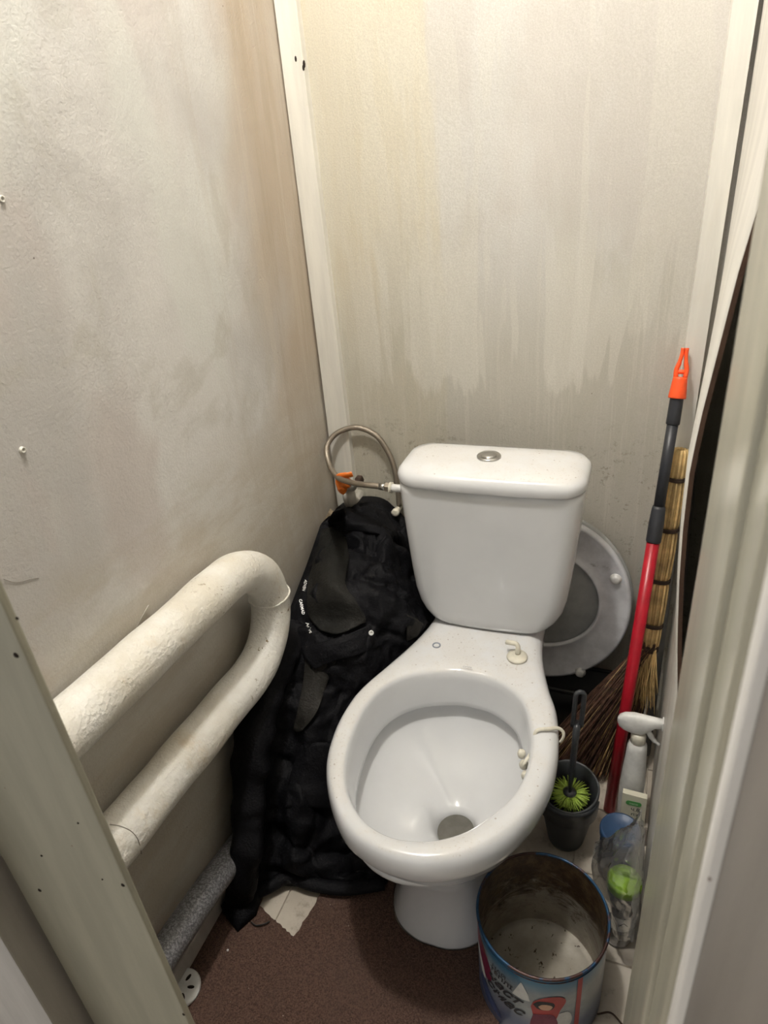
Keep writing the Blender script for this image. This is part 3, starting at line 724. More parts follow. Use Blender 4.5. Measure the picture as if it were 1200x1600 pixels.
bd = list(range(nu_))+[j*nu_+nu_-1 for j in range(1, nv_)]+[(nv_-1)*nu_+i for i in range(nu_-2, -1, -1)]+[j*nu_ for j in range(nv_-2, 0, -1)]
for k in range(len(bd)): a, b = bd[k], bd[(k+1) % len(bd)]; Fj.append((a, b, b+nF, a+nF))
jk = thing('puffer_jacket', 'crumpled black quilted puffer jacket slumped between the left wall and the toilet', 'jacket', (-.56, .85, .006))
obj('quilted_shell', (Vj, Fj), M['jb'], jk, root=jk)
bv = BVHTree.FromPolygons([tuple(q) for q in Vj[:nF]], [f for f in Fj if max(f) < nF])
EYE = Vector((0, 0, CH))
def onj(px, py, off=.006, fb=1.0):
    r = ROT@_d(px, py); r = Vector(r); h, n_, i_, d_ = bv.ray_cast(EYE, r)
    if h is None: return P(px, py, y=fb)
    return h-r.normalized()*off
def flap(name, poly_rows, m, off, puff=.004, parent=jk, th=.004, fb=1.0, n1=10, n2=8, wr=.002):
    """cloth panel lying on the jacket: rows of photo pixels, solid with thickness"""
    rows_ = [[onj(px, py, off, fb) for px, py in r] for r in poly_rows]
    rr = [spline(r, n1) for r in rows_]; cc = [spline([r[k] for r in rr], n2) for k in range(len(rr[0]))]
    nu2, nv2 = len(cc), len(cc[0]); Vv = []; vw = Vector(ROT@_d(520, 1050))
    # smooth depth so that the panel spans the creases
    gridp = [[cc[i][j].copy() for i in range(nu2)] for j in range(nv2)]
    for _ in range(6):
        g2 = [[q.copy() for q in r] for r in gridp]
        for j in range(1, nv2-1):
            for i in range(1, nu2-1): g2[j][i] = (gridp[j][i]*2+gridp[j-1][i]+gridp[j+1][i]+gridp[j][i-1]+gridp[j][i+1])/6
        gridp = g2
    for j in range(nv2):
        for i in range(nu2):
            q = gridp[j][i]; e = min(1, 4*min(i/(nu2-1), 1-i/(nu2-1)))*min(1, 4*min(j/(nv2-1), 1-j/(nv2-1)))
            Vv.append(q-vw*(puff*e+wr*noise.noise(q*45)*e+.003*noise.noise(q*18)))
    N = len(Vv); Vv += [q+vw*th for q in Vv]; ff = []
    for j in range(nv2-1):
        for i in range(nu2-1): a = j*nu2+i; q = (a, a+1, a+nu2+1, a+nu2); ff += [q, tuple(k+N for k in q[::-1])]
    b = list(range(nu2))+[j*nu2+nu2-1 for j in range(1, nv2)]+[(nv2-1)*nu2+i for i in range(nu2-2, -1, -1)]+[j*nu2 for j in range(nv2-2, 0, -1)]
    for k in range(len(b)): p, q = b[k], b[(k+1) % len(b)]; ff.append((p, q, q+N, p+N))
    return obj(name, (Vv, ff), m, parent, root=jk)
cf = flap('collar_flap', [[(502, 828), (520, 823), (538, 832)], [(494, 865), (515, 862), (545, 868)], [(482, 905), (510, 905), (540, 912)], [(480, 935), (520, 935), (556, 938)], [(482, 962), (525, 968), (570, 962)], [(500, 985), (530, 990), (572, 972)]], M['jf'], .010, .008)
cf['label'] = 'dusty charcoal collar flap with a curved edge'
pk = flap('placket', [[(470, 1010), (500, 1004), (540, 992), (578, 976)], [(476, 1028), (508, 1018), (548, 1008), (590, 996)], [(492, 1046), (520, 1034), (556, 1024), (597, 1008)]], M['jb'], .012, .004)
sfp = flap('storm_flap', [[(478, 1010), (500, 1008), (530, 1022)], [(474, 1060), (495, 1062), (512, 1066)], [(466, 1105), (480, 1110), (495, 1112)], [(458, 1140), (464, 1144), (472, 1142)]], M['js'], .010, .002)
sfp['label'] = 'greyish suede strip below the placket'
lp = flap('hood_panel', [[(520, 800), (545, 792), (575, 790), (605, 800)], [(512, 815), (545, 812), (580, 812), (622, 832)], [(524, 828), (548, 830), (590, 834), (622, 848)]], M['jb'], .012, .012)
lb = flap('front_panel', [[(470, 1165), (500, 1160), (535, 1165)], [(452, 1215), (490, 1212), (530, 1220)], [(446, 1262), (490, 1262), (535, 1270)]], M['jb'], .008, .010)
pw = flap('hem_panel', [[(636, 960), (650, 966), (662, 976)], [(636, 980), (646, 988), (654, 992)], [(636, 1002), (641, 1000), (646, 998)]], M['js'], .004, .001, fb=1.14)
pw['label'] = 'grey fabric panel beside the toilet deck'
# white lettering tape marks down the left of the collar
for n_, (s_, pa, pb) in enumerate((('ADVEN', (478, 906), (474, 923)), ('CARMAD', (469, 936), (474, 960)), ('Advt', (479, 972), (486, 989)))):
    tv, tf = text_mesh(s_, 1.0, .1, .012); w_ = max(q.x for q in tv)*2; a = onj(*pa, .0075); b = onj(*pb, .0075)
    xd = (b-a); L = xd.length; xd.normalize(); vw = Vector(ROT@_d(475, 950)); yd = vw.cross(xd).normalized()
    if yd.x < 0: yd = -yd
    vv = [(a+b)/2+xd*(q.x/w_*L)+yd*(q.y*.0085)-vw*.001 for q in tv]
    obj('lettering', (vv, tf), M['whitepl'], jk, root=jk, smooth=False)
snp = onj(580, 989, .020); vw = -Vector(ROT@_d(580, 989)); e1 = vw.cross(Vector((0, 0, 1))).normalized(); e2 = e1.cross(vw)
obj('snap', loft([[snp+vw*h+(e1*math.cos(tau(k/20))+e2*math.sin(tau(k/20)))*r for k in range(20)] for r, h in ((.0052, -.004), (.0052, 0), (.0046, .0012), (.0030, .0012), (.0024, 0), (.0024, -.003))]), M['whitepl'], jk, root=jk)
# left sleeve and its cuff
slv = [(463, 985, -.640), (440, 1030, -.635), (415, 1085, -.630), (398, 1150, -.626), (390, 1215, -.622), (388, 1280, -.618), (384, 1335, -.612)]
sp_ = [P(px, py, x=xx) for px, py, xx in slv]
e_ = P(372, 1402, z=.040); sp_.append(e_)
s_path = spline(sp_, 10); ns = len(s_path)
sr = []
for i in range(ns):
    t = i/(ns-1); r = lerpl(.032, .036, t) if t < .4 else lerpl(.036, .027, (t-.4)/.6)
    sr.append(r*(1+.03*abs(math.sin(t*PI*5))-.02+.12*noise.noise(Vector((t*20, 3, 1)))))
vf = tube(s_path, sr, 28, flat=.85)
vf = ([q+Vector((noise.noise(q*22), noise.noise(q*22+Vector((4, 4, 4))), noise.noise(q*22+Vector((8, 2, 1)))))*.009 for q in vf[0]], vf[1])
vf = ([Vector((max(q.x, XL+.004), q.y, max(q.z, .008))) for q in vf[0]], vf[1])
obj('sleeve', vf, M['jb'], jk, root=jk)
ca = [P(345, 1415, z=.030), P(408, 1372, z=.040), P(400, 1428, z=.012), P(371, 1456, z=.009)]
def pl(a, b, c_, d_, n=10):
    return [[a.lerp(b, i/n).lerp(d_.lerp(c_, i/n), j/n) for i in range(n+1)] for j in range(n+1)]
gg = pl(*ca); V = []; n = 10
for j, r in enumerate(gg):
    for i, q in enumerate(r): V.append(q+Vector((0, 0, .016*math.sin(PI*i/n)**.6*(1-.35*j/n)+.003*noise.noise(q*50))))
N = len(V); V += [Vector((q.x, q.y, .0075)) for r in gg for q in r]
ff = []
for j in range(n):
    for i in range(n): a = j*(n+1)+i; q = (a, a+1, a+n+2, a+n+1); ff += [q, tuple(k+N for k in q[::-1])]
b = list(range(n+1))+[j*(n+1)+n for j in range(1, n+1)]+[n*(n+1)+i for i in range(n-1, -1, -1)]+[j*(n+1) for j in range(n-1, 0, -1)]
for k in range(len(b)): p, q = b[k], b[(k+1) % len(b)]; ff.append((p, q, q+N, p+N))
obj('cuff', (V, ff), M['jb'], jk, root=jk)
obj('skirt_hem', tube(spline([P(384, 1402, z=.02), P(420, 1385, z=.022), P(452, 1370, z=.024), P(490, 1382, z=.02), P(540, 1388, z=.02), P(600, 1380, z=.02)], 8), .014, 14, flat=.8), M['jb'], jk, root=jk)
obj('drawcord', tube(spline([P(392, 1440, z=.010), P(400, 1446, z=.010), P(412, 1444, z=.012), P(421, 1440, z=.010)], 5), .0014, 6), M['black'], jk, root=jk)

# ------------------------------------------------------------------ spare seat leaning on the wall
st = thing('spare_toilet_seat', 'white plastic toilet seat with its lid, stood on edge behind the cistern', 'toilet seat', (-.19, 1.30, .16))
SCx, SCz = -.185, .352
def seat_pt(u, v, h):
    """u to the right, v up in the seat plane, h towards the room"""
    lean = .11
    return Vector((SCx+u, 1.283+v*lean+.02-h, SCz+v))
def seat_ring(rx, rv, n=72, xo=0): 
    o = []
    for k in range(n):
        a = tau(k/n); cx_, sy_ = math.cos(a), math.sin(a)
        R_ = rx if cx_ > 0 else .21*rx/.195
        o.append((xo+R_*math.copysign(abs(cx_)**(1 if cx_ > 0 else .8), cx_), rv*math.copysign(abs(sy_)**.97, sy_)))
    return o
prof = [(.195, .203, 0), (.197, .205, .006), (.196, .204, .011), (.190, .198, .015), (.186, .194, .012), (.150, .142, .009), (.138, .127, .009), (.134, .122, .013), (.130, .119, .012), (.129, .118, .004), (.131, .120, 0)]
rg = [[seat_pt(u, v, h) for u, v in seat_ring(a, b, xo=0)] for a, b, h in prof]
so = obj('seat_ring', loft(rg, closed=True), M['seat'], st, root=st)
for px, py in ((961, 913), (907, 1047)):
    c = P(px, py, y=1.28); v = c.z-SCz; c2 = seat_pt(c.x-SCx, v, .010)
    obj('bumper', loft([circ(c2+Vector((0, -d_, 0)), r, 20, 'y') for d_, r in ((-.002, .0125), (.002, .0125), (.0025, .0105), (.008, .0095), (.010, .007), (.0105, .002))]), M['whitepl'], st, root=st)
lr = [[seat_pt(u, v, h) for u, v in seat_ring(a, b)] for a, b, h in ((.198, .206, -.001), (.200, .208, -.004), (.199, .207, -.010), (.19, .198, -.014))]
obj('seat_lid', loft(lr), M['lid'], st, root=st)
# black tub beneath the seat
tb_ = thing('plastic_tub', 'black plastic tub in the dark corner below the leaning toilet seat', 'tub', (-.09, 1.27, 0))
def rr2(cx, cy, hx, hy, r, z): 
    o = []
    for qx, qy, a0 in ((1, 1, 0), (-1, 1, 90), (-1, -1, 180), (1, -1, 270)):
        for k in range(6): a = math.radians(a0+18*k); o.append((cx+qx*(hx-r)+r*math.cos(a), cy+qy*(hy-r)+r*math.sin(a), z))
    return o
obj('tub_body', loft([rr2(-.09, 1.298, .085, .040, .02, 0), rr2(-.09, 1.298, .095, .045, .02, .13), rr2(-.09, 1.298, .090, .041, .02, .13), rr2(-.09, 1.298, .08, .035, .02, .01)]), M['black'], tb_, root=tb_)
obj('tub_rim', loft([rr2(-.09, 1.298, .099, .048, .022, .126), rr2(-.09, 1.298, .101, .050, .022, .134), rr2(-.09, 1.298, .090, .041, .02, .136), rr2(-.09, 1.298, .090, .041, .02, .128)], closed=True), M['black'], tb_, root=tb_)

# ------------------------------------------------------------------ straw broom
brm = thing('straw_broom', 'bound straw broom standing handle up in the back right corner', 'broom', (.02, 1.18, 0))
BP = [P(1064, 702, y=1.318), P(1056, 748, y=1.31), P(1044, 826, y=1.295), P(1030, 906, y=1.27), P(1020, 976, y=1.245), P(1014, 1012, y=1.23)]
BR = [.015, .0175, .020, .021, .020, .018]
for k in range(5):
    a, b = BP[k], BP[k+1]; ax = (b-a).normalized(); e1 = ax.cross(Vector((0, 1, 0))).normalized(); e2 = ax.cross(e1); parts = []
    for i in range(22):
        an = tau(i/22); ro = 1 if i % 2 else .84; uu = e1*math.cos(an)+e2*math.sin(an)
        p_ = []
        for t in (0, .12, .5, .88, 1):
            r_ = lerpl(BR[k], BR[k+1], t)*(.80 if t in (0, 1) else 1.0 if t == .5 else .96)*ro; p_.append(a.lerp(b, t)+uu*(r_-.002))
        parts.append(tube(p_, .0030, 5))
    obj('straw_bundle', join(*parts), M['straw'], brm, root=brm)
for k, q in enumerate(BP[1:]):
    ax = (BP[k+1]-BP[k]).normalized(); e1 = ax.cross(Vector((0, 1, 0))).normalized(); e2 = ax.cross(e1); pt = []
    for tt in range(36 if k < 4 else 60):
        a = tau(tt/12); pt.append(q+ax*((tt/36-.5)*.008 if k < 4 else (tt/60-.5)*.014)+(e1*math.cos(a)+e2*math.sin(a))*(BR[k+1]*.86+.002))
    obj('twine_band', tube(pt, .0016, 5), M['twine'], brm, root=brm)
sv = []
for i in range(3200):
    a = BP[5]+Vector((random.uniform(-.012, .012), random.uniform(-.010, .010), random.uniform(-.004, .02)))
    t = random.random()**.75; tx = lerpl(.045, -.165, t)+random.uniform(-.02, .02); ty = lerpl(1.21, 1.09, t)+random.uniform(-.05, .05); tz = lerpl(.004, .035, random.random())
    b = Vector((min(tx, .055), ty, tz)); mid = a.lerp(b, .5)+Vector((.012*t+random.uniform(-.007, .007), random.uniform(-.01, .01), .03*t))
    if any((clear_of(q_, .003)-q_).length > 1e-5 for q_ in (a, a.lerp(mid, .5), mid, mid.lerp(b, .5), b)): continue
    sv.append(tube(spline([a, mid, b], 3), [.0008]*4+[.0007]*2+[.0004], 3, caps=False))
br1 = obj('bristles', join(*sv[:int(len(sv)*.88)]), M['strawd'], brm, root=brm); br1['kind'] = 'stuff'
br2 = obj('bristles', join(*sv[int(len(sv)*.88):]), M['straw'], brm, root=brm); br2['kind'] = 'stuff'; br1['label'] = 'dark brown bristles'; br2['label'] = 'pale straw bristles'
sk = []
for i in range(150):      # upper skirt of shorter straw
    a = BP[5]+Vector((random.uniform(-.014, .014), -.008+random.uniform(-.006, .006), .006)); b = a+Vector((random.uniform(-.022, .016), random.uniform(-.05, -.02), -random.uniform(.07, .13)))
    sk.append(tube(spline([a, a.lerp(b, .5)+Vector((0, -.006, 0)), b], 3), [.0011]*5+[.0009, .0005], 3, caps=False))
o = obj('skirt', join(*sk), M['straw'], brm, root=brm); o['kind'] = 'stuff'

# ------------------------------------------------------------------ mop pole
mp = thing('mop_pole', 'red and black telescopic mop pole with an orange hook end, leaning in the corner', 'mop pole', (.012, 1.068, 0))
MB_ = Vector((.010, 1.06, .004)); MT = P(1062, 596, y=1.318)
mdir = (MT-MB_).normalized()
def atz(px, py):      # parameter along the pole nearest to a photo pixel
    r = Vector(ROT@_d(px, py)); w0 = MB_-EYE; b = mdir.dot(r); d_ = mdir.dot(w0); e_ = r.dot(w0); return (b*e_-d_)/(1-b*b)
t1 = atz(1018, 845); t2 = atz(1024, 790); t3 = atz(1049, 655); t4 = atz(1053, 622); t5 = atz(1056, 592)
L_ = lambda t: MB_+mdir*t
obj('lower_tube', tube([L_(0), L_(t1*.5), L_(t1)], .0118, 24), M['red'], mp, root=mp)
obj('lock_collar', tube([L_(t1-.002), L_(t1), L_((t1+t2)/2), L_(t2-.006), L_(t2)], [.013, .0138, .0138, .0125, .011], 24), M['charcoal'], mp, root=mp)
obj('upper_tube', tube([L_(t2), L_(t3)], .0100, 24), M['charcoal'], mp, root=mp)
obj('end_sleeve', tube([L_(t3-.01), L_(t3-.008), L_(t4-.003), L_(t4+.01)], [.0105, .0122, .0118, .011], 24), M['charcoal'], mp, root=mp)
hk = obj('hook_socket', tube([L_(t4), L_(t4+.002), L_(t5), L_(t5+.004)], [.0152, .0155, .0125, .012], 24), M['orange2'], mp, root=mp)
hk['label'] = 'orange socket with a forked hook'
q = L_(t5+.003); sx_ = Vector((1, 0, 0))
for s_ in (-1, 1):
    pp = [q+sx_*.008*s_, q+sx_*.0085*s_+mdir*.014, q+sx_*.006*s_+mdir*.024, q+sx_*.0035*s_+mdir*.040, q+sx_*.0035*s_+mdir*.052]
    obj('prong', tube(spline(pp, 4), [.0052]*9+[.0042]*8, 10, flat=.8), M['orange2'], hk, root=mp)
obj('cross_pin', tube([q+mdir*.010-sx_*.010, q+mdir*.010+sx_*.010], .004, 12), M['orange2'], hk, root=mp)

# ------------------------------------------------------------------ toilet brush in its holder
HB = Vector((-.068, .972, 0))
hl = thing('brush_holder', 'dark grey plastic toilet brush holder standing right of the toilet', 'brush holder', (HB.x, HB.y, .001))
HZ = .152
def oval(c, rx, ry, z, n=40): return [(c.x+rx*math.cos(tau(k/n)), c.y+ry*math.sin(tau(k/n)), z+(.010*math.sin(tau(k/n)) if z > .1 else 0)) for k in range(n)]
obj('holder_shell', loft([oval(HB, .034, .034, .001), oval(HB, .036, .036, .008), oval(HB, .043, .043, .05), oval(HB, .052, .051, .10), oval(HB, .057, .056, .14), oval(HB, .0575, .0565, HZ), oval(HB, .0555, .0545, HZ+.003), oval(HB, .052, .051, HZ), oval(HB, .048, .047, .12), oval(HB, .038, .038, .05), oval(HB, .03, .03, .012)]), M['dgrey'], hl, root=hl)
obj('splash_lip', loft([[(HB.x+.0575*math.cos(a)*s, HB.y+.0565*math.sin(a)*s-.001, z) for a in [math.radians(190+k*8) for k in range(21)]]+[(HB.x+.0535*math.cos(a)*s, HB.y+.0525*math.sin(a)*s-.001, z) for a in [math.radians(350-k*8) for k in range(21)]] for s, z in ((1.0, .10), (1.03, .135), (1.035, .142))]), M['dgrey'], hl, root=hl)
bs = thing('toilet_brush', 'toilet brush with lime green bristles and a long grey looped handle', 'toilet brush', (HB.x, HB.y, .03))
bcn = HB+Vector((.002, -.004, .138)); bt = []
for lay in range(3):
    for i in range(70):
        a = tau(i/70)+random.uniform(-.03, .03)
        if (i % 7) == 0: continue
        r = .036+random.uniform(-.003, .004)-lay*.002; d_ = Vector((math.cos(a), math.sin(a), 0)); z0 = -.010*lay
        bt.append(tube([bcn+d_*.009+Vector((0, 0, z0)), bcn+d_*.022+Vector((0, 0, z0+.004)), bcn+d_*r+Vector((0, 0, z0+.003+random.uniform(-.002, .003)))], [.0013, .0013, .0009], 4))
o = obj('bristles', join(*bt), M['green'], bs, root=bs); o['kind'] = 'stuff'
obj('brush_core', lathe(bcn, [(.008, -.09), (.010, -.03), (.012, -.004), (.013, .004), (.008, .007), (.004, .008)], 24), M['dgrey'], bs, root=bs)
ht = P(907, 1082, y=.985); hb_ = bcn+Vector((0, 0, .005)); ud = (ht-hb_).normalized()
obj('stem', tube([hb_, hb_.lerp(ht, .08), hb_.lerp(ht, .13), hb_.lerp(ht, .5), hb_.lerp(ht, .70)], [.006, .007, .009, .0105, .0115], 16, flat=.6), M['dgrey'], bs, root=bs)
sd = Vector((1, .25, 0)).normalized(); lpz = []
A0 = hb_.lerp(ht, .68); Ld = (ht-hb_).length*.32-.008
for k in range(9): lpz.append(A0+sd*(-.0075)+ud*(Ld*k/9))
for k in range(9): a = PI-PI*k/8; lpz.append(A0+ud*Ld+sd*(.0075*math.cos(a))+ud*(.009*math.sin(a)))
for k in range(9): lpz.append(A0+sd*.0075+ud*(Ld*(8-k)/9))
obj('handle_loop', tube(lpz, .0046, 10), M['dgrey'], bs, root=bs)

# ------------------------------------------------------------------ spray bottle
sc = Vector((.0475, 1.045, 0)); sbt = thing('spray_bottle', 'white trigger spray bottle standing in front of the broom', 'spray bottle', (sc.x, sc.y, .001))
obj('bottle', lathe(sc, [(.020, .001), (.0225, .006), (.0230, .05), (.0235, .12), (.0215, .16), (.0195, .19), (.0185, .215), (.0175, .225), (.0135, .232), (.011, .236)], 32), M['whitepl'], sbt, root=sbt)
obj('neck_collar', lathe(sc, [(.0120, .231), (.0140, .233), (.0140, .249), (.0125, .252), (.010, .255)], 28), M['creampl'], sbt, root=sbt)
hsec = []
for xo, zb, zt, hy in ((-.041, .277, .284, .003), (-.037, .266, .292, .008), (-.028, .259, .298, .0105), (-.012, .254, .301, .0115), (.004, .254, .300, .0115), (.014, .262, .299, .0105), (.026, .276, .298, .009), (.040, .279, .297, .008)):
    cz = (zb+zt)/2; hz = (zt-zb)/2
    hsec.append([(sc.x+xo, sc.y+hy*math.copysign(abs(math.cos(tau(k/20)))**.7, math.cos(tau(k/20))), cz+hz*math.copysign(abs(math.sin(tau(k/20)))**.8, math.sin(tau(k/20)))) for k in range(20)])
obj('spray_head', loft(hsec), M['whitepl'], sbt, root=sbt)
obj('nozzle', loft([rr2(0, 0, .008, .008, .002, 0)]*1, c0=False) if False else loft([[(sc.x+xo, sc.y+y_, .288+z_) for y_, z_ in ((-.009, -.009), (.009, -.009), (.009, .009), (-.009, .009))] for xo in (.038, .0392, .0505, .052)]), M['whitepl'], sbt, root=sbt, smooth=False)
obj('trigger', tube(spline([(sc.x+.014, sc.y, .268), (sc.x+.020, sc.y, .255), (sc.x+.028, sc.y, .243), (sc.x+.038, sc.y, .234)], 5), [.0055]*8+[.0045]*4+[.003]*4, 10), M['whitepl'], sbt, root=sbt)
# printed card
cdp = [P(967, 1288, y=.985), P(1007, 1297, y=.985), P(1011, 1249, y=1.000), P(973, 1239, y=1.000)]
cdt = thing('printed_card', 'cream card box with a green oval print, in front of the spray bottle', 'card box', (cdp[0].lerp(cdp[1], .5).x, .99, .001))
bk = Vector((0, .012, 0)); b0 = [Vector((q.x, q.y, .001)) if i < 2 else q for i, q in enumerate(cdp)]
b0 = [Vector((cdp[0].x, cdp[0].y-.0, .001)), Vector((cdp[1].x, cdp[1].y, .001)), cdp[2], cdp[3]]
obj('card_body', hexa(b0, [q+bk for q in b0]), M['card'], cdt, root=cdt, smooth=False)
cu_ = (cdp[1]-cdp[0]).normalized(); up_ = (cdp[3]-Vector((cdp[0].x, cdp[0].y, .001))).normalized(); nr = cu_.cross(up_).normalized()
if nr.y > 0: nr = -nr
oc = P(990, 1257, y=.995)
b0n = cu_.cross(up_).normalized(); b0n = -b0n if b0n.y > 0 else b0n
dist = (oc-b0[0]).dot(b0n); oc = oc-b0n*dist+b0n*.0006
def pill(c, hw, hh, n=12): return [c+cu_*(math.copysign(hw-hh, math.cos(tau(k/n+.02)))+hh*math.cos(tau(k/n+.02)))+up_*(hh*math.sin(tau(k/n+.02))) for k in range(n)]
obj('green_print', loft([pill(oc, .0145, .0055), [q+b0n*.0003 for q in pill(oc, .0145, .0055)]]), M['inkg'], cdt, root=cdt, smooth=False)
def flat_text(s, c, h, m, par, root, off=.0008, sh=0):
    tv, tf = text_mesh(s, 1, sh, .01); obj('print', ([c+cu_*(q.x*h)+up_*(q.y*h)+b0n*off for q in tv], tf), m, par, root=root, smooth=False)
flat_text('oeco', oc, .008, M['inkw'], cdt, cdt)
flat_text('ч.8', oc-up_*.014+cu_*.004, .013, M['ink'], cdt, cdt); flat_text('ri:z', oc-up_*.026+cu_*.004, .011, M['ink'], cdt, cdt)
# blue tub
bj = Vector((.033, .925, 0)); bl = thing('blue_jar', 'blue plastic jar with a flat blue lid behind the clear zip bag', 'jar', (bj.x, bj.y, .001))
obj('jar_body', lathe(bj, [(.031, .001), (.034, .006), (.035, .06), (.035, .108)], 36), M['blued'], bl, root=bl)
obj('lid', lathe(bj, [(.0365, .106), (.0375, .108), (.0378, .121), (.036, .1245), (.033, .1245), (.032, .123), (.004, .1235)], 36), M['blue'], bl, root=bl)
# lime lidded jar
gj = Vector((.0445, .80, 0)); gl = thing('lime_lidded_jar', 'clear jar with a lime green lid and white label, in the zip bag', 'jar', (gj.x, gj.y, .001))
obj('glass_body', lathe(gj, [(.024, .001), (.0255, .006), (.0255, .13), (.024, .142), (.023, .146)], 32), M['clear'], gl, root=gl)
obj('contents', lathe(gj, [(.0225, .003), (.0240, .008), (.0240, .045), (.022, .046), (.002, .046)], 32), M['fluid'], gl, root=gl)
obj('lid', lathe(gj, [(.0275, .143), (.0285, .145), (.0285, .158), (.027, .161), (.022, .161), (.021, .1595), (.003, .160)], 40), M['greenlid'], gl, root=gl)
lab = [[(gj.x+.0259*math.cos(math.radians(a)), gj.y+.0259*math.sin(math.radians(a)), z) for a in range(195, 346, 8)] for z in (.052, .062, .075, .088)]
nl = len(lab[0]); obj('label', ([q for r in lab for q in r], [(j*nl+i, j*nl+i+1, (j+1)*nl+i+1, (j+1)*nl+i) for j in range(3) for i in range(nl-1)]), M['whitepl'], gl, root=gl)
lab = [[(gj.x+.0263*math.cos(math.radians(a)), gj.y+.0263*math.sin(math.radians(a)), z+.0006*(a-270)*s_*0+(.010-abs(a-285)*.0006)*s_) for a in range(268, 303, 3)] for z, s_ in ((.0665, 1), (.0690, 1))]
nl = len(lab[0]); obj('label_print', ([q for r in lab for q in r], [(i, i+1, nl+i+1, nl+i) for i in range(nl-1)]), M['ink'], gl, root=gl)
# zip bag
zb = thing('zip_bag', 'crumpled clear plastic zip bag standing between the tin and the right jamb', 'plastic bag', (.04, .79, .001))
rowsb = [[P(930, 1326, y=.875), P(948, 1318, y=.862), P(968, 1306, y=.865), P(985, 1288, y=.872), P(1000, 1268, y=.878)],
         [P(924, 1350, y=.84), P(945, 1345, y=.80), P(968, 1338, y=.79), P(990, 1330, y=.80), P(1003, 1325, y=.835)],
         [P(928, 1385, y=.815), P(948, 1385, y=.762), P(970, 1385, y=.752), P(992, 1382, y=.765), P(1004, 1380, y=.80)],
         [P(945, 1425, y=.80), P(957, 1430, y=.755), P(972, 1432, y=.745), P(988, 1430, y=.752), P(1000, 1425, y=.785)],
         [P(958, 1462, y=.795), P(966, 1470, y=.752), P(975, 1474, y=.742), P(986, 1474, y=.75), P(996, 1468, y=.78)]]
rr = [spline(r, 8) for r in rowsb]; cc = [spline([r[k] for r in rr], 10) for k in range(len(rr[0]))]; nb_, mb = len(cc), len(cc[0]); V = []
for j in range(mb):
    for i in range(nb_):
        q = cc[i][j]; V.append(q+Vector((noise.noise(q*60), noise.noise(q*60+Vector((3, 3, 3)))*1.4, noise.noise(q*60+Vector((7, 7, 7)))))*.0045+Vector((0, 1, 0))*(1-abs(noise.noise(q*110)))*.003)
N = len(V); V += [Vector((q.x+.002, q.y+(.058-.012*abs((k % nb_)/(nb_-1)-.5)*2)*min(1, .06+(k//nb_)/12), q.z)) for k, q in enumerate(V)]
ff = [(j*nb_+i, j*nb_+i+1, (j+1)*nb_+i+1, (j+1)*nb_+i) for j in range(mb-1) for i in range(nb_-1)]
ff += [tuple(k+N for k in f) for f in ff]
ff += [(j*nb_, (j+1)*nb_, (j+1)*nb_+N, j*nb_+N) for j in range(mb-1)]+[(j*nb_+nb_-1, (j+1)*nb_+nb_-1, (j+1)*nb_+nb_-1+N, j*nb_+nb_-1+N) for j in range(mb-1)]
obj('bag_film', (V, ff), M['bag'], zb, root=zb)
zr = [V[i]+Vector((0, -.001, 0)) for i in range(nb_)]
for k in range(2): obj('zip_track', tube([q-Vector((0, 0, .006*k+.003)) for q in zr], .0012, 6), M['clear'], zb, root=zb)

# ------------------------------------------------------------------ printed tin
TC = Vector((-.0755, .683, .001)); TR = .1015; TH = .2
tin = thing('printed_tin', 'large open printed metal tin, rusty inside, on the floor in front of the toilet', 'tin', (TC.x, TC.y, .001))
obj('tin_wall', lathe(TC, [(TR-.001, 0), (TR, .002), (TR, .05), (TR, .192)], 96, c0=True, c1=False), M['canout'], tin, root=tin)
obj('inner_wall', lathe(TC, [(TR-.0012, .192), (TR-.0015, .18), (TR-.0015, .10), (TR-.0015, .018), (TR-.004, .012)], 96, c0=False, c1=False), M['canin'], tin, root=tin)
obj('tin_floor', lathe(TC, [(TR-.002, .016), (TR-.0045, .011), (TR-.009, .014), (TR-.013, .010), (.05, .009), (.003, .010)], 96, c0=False), M['canfloor'], tin, root=tin)
rimv = [[TC+Vector(((TR+.0002+.0024*math.cos(tau(j/10)))*math.cos(tau(i/120)), (TR+.0002+.0024*math.cos(tau(j/10)))*math.sin(tau(i/120)), .1925+.0026*math.sin(tau(j/10)))) for j in range(10)] for i in range(120)]
M['rimblue'] = simple('blue_lacquer_rim', (.014, .06, .13), .35, .3, dirt=(.06, .03, .025), dscale=22, dth=(.46, .56))
obj('rolled_rim', loft(rimv, closed=True), M['rimblue'], tin, root=tin)
bz = [[TC+Vector(((TR+.0010*math.cos(tau(j/6)))*math.cos(tau(i/96)), (TR+.0010*math.cos(tau(j/6)))*math.sin(tau(i/96)), .183+.0016*math.sin(tau(j/6)))) for j in range(6)] for i in range(96)]
obj('bead', loft(bz, closed=True), M['rimblue'], tin, root=tin)
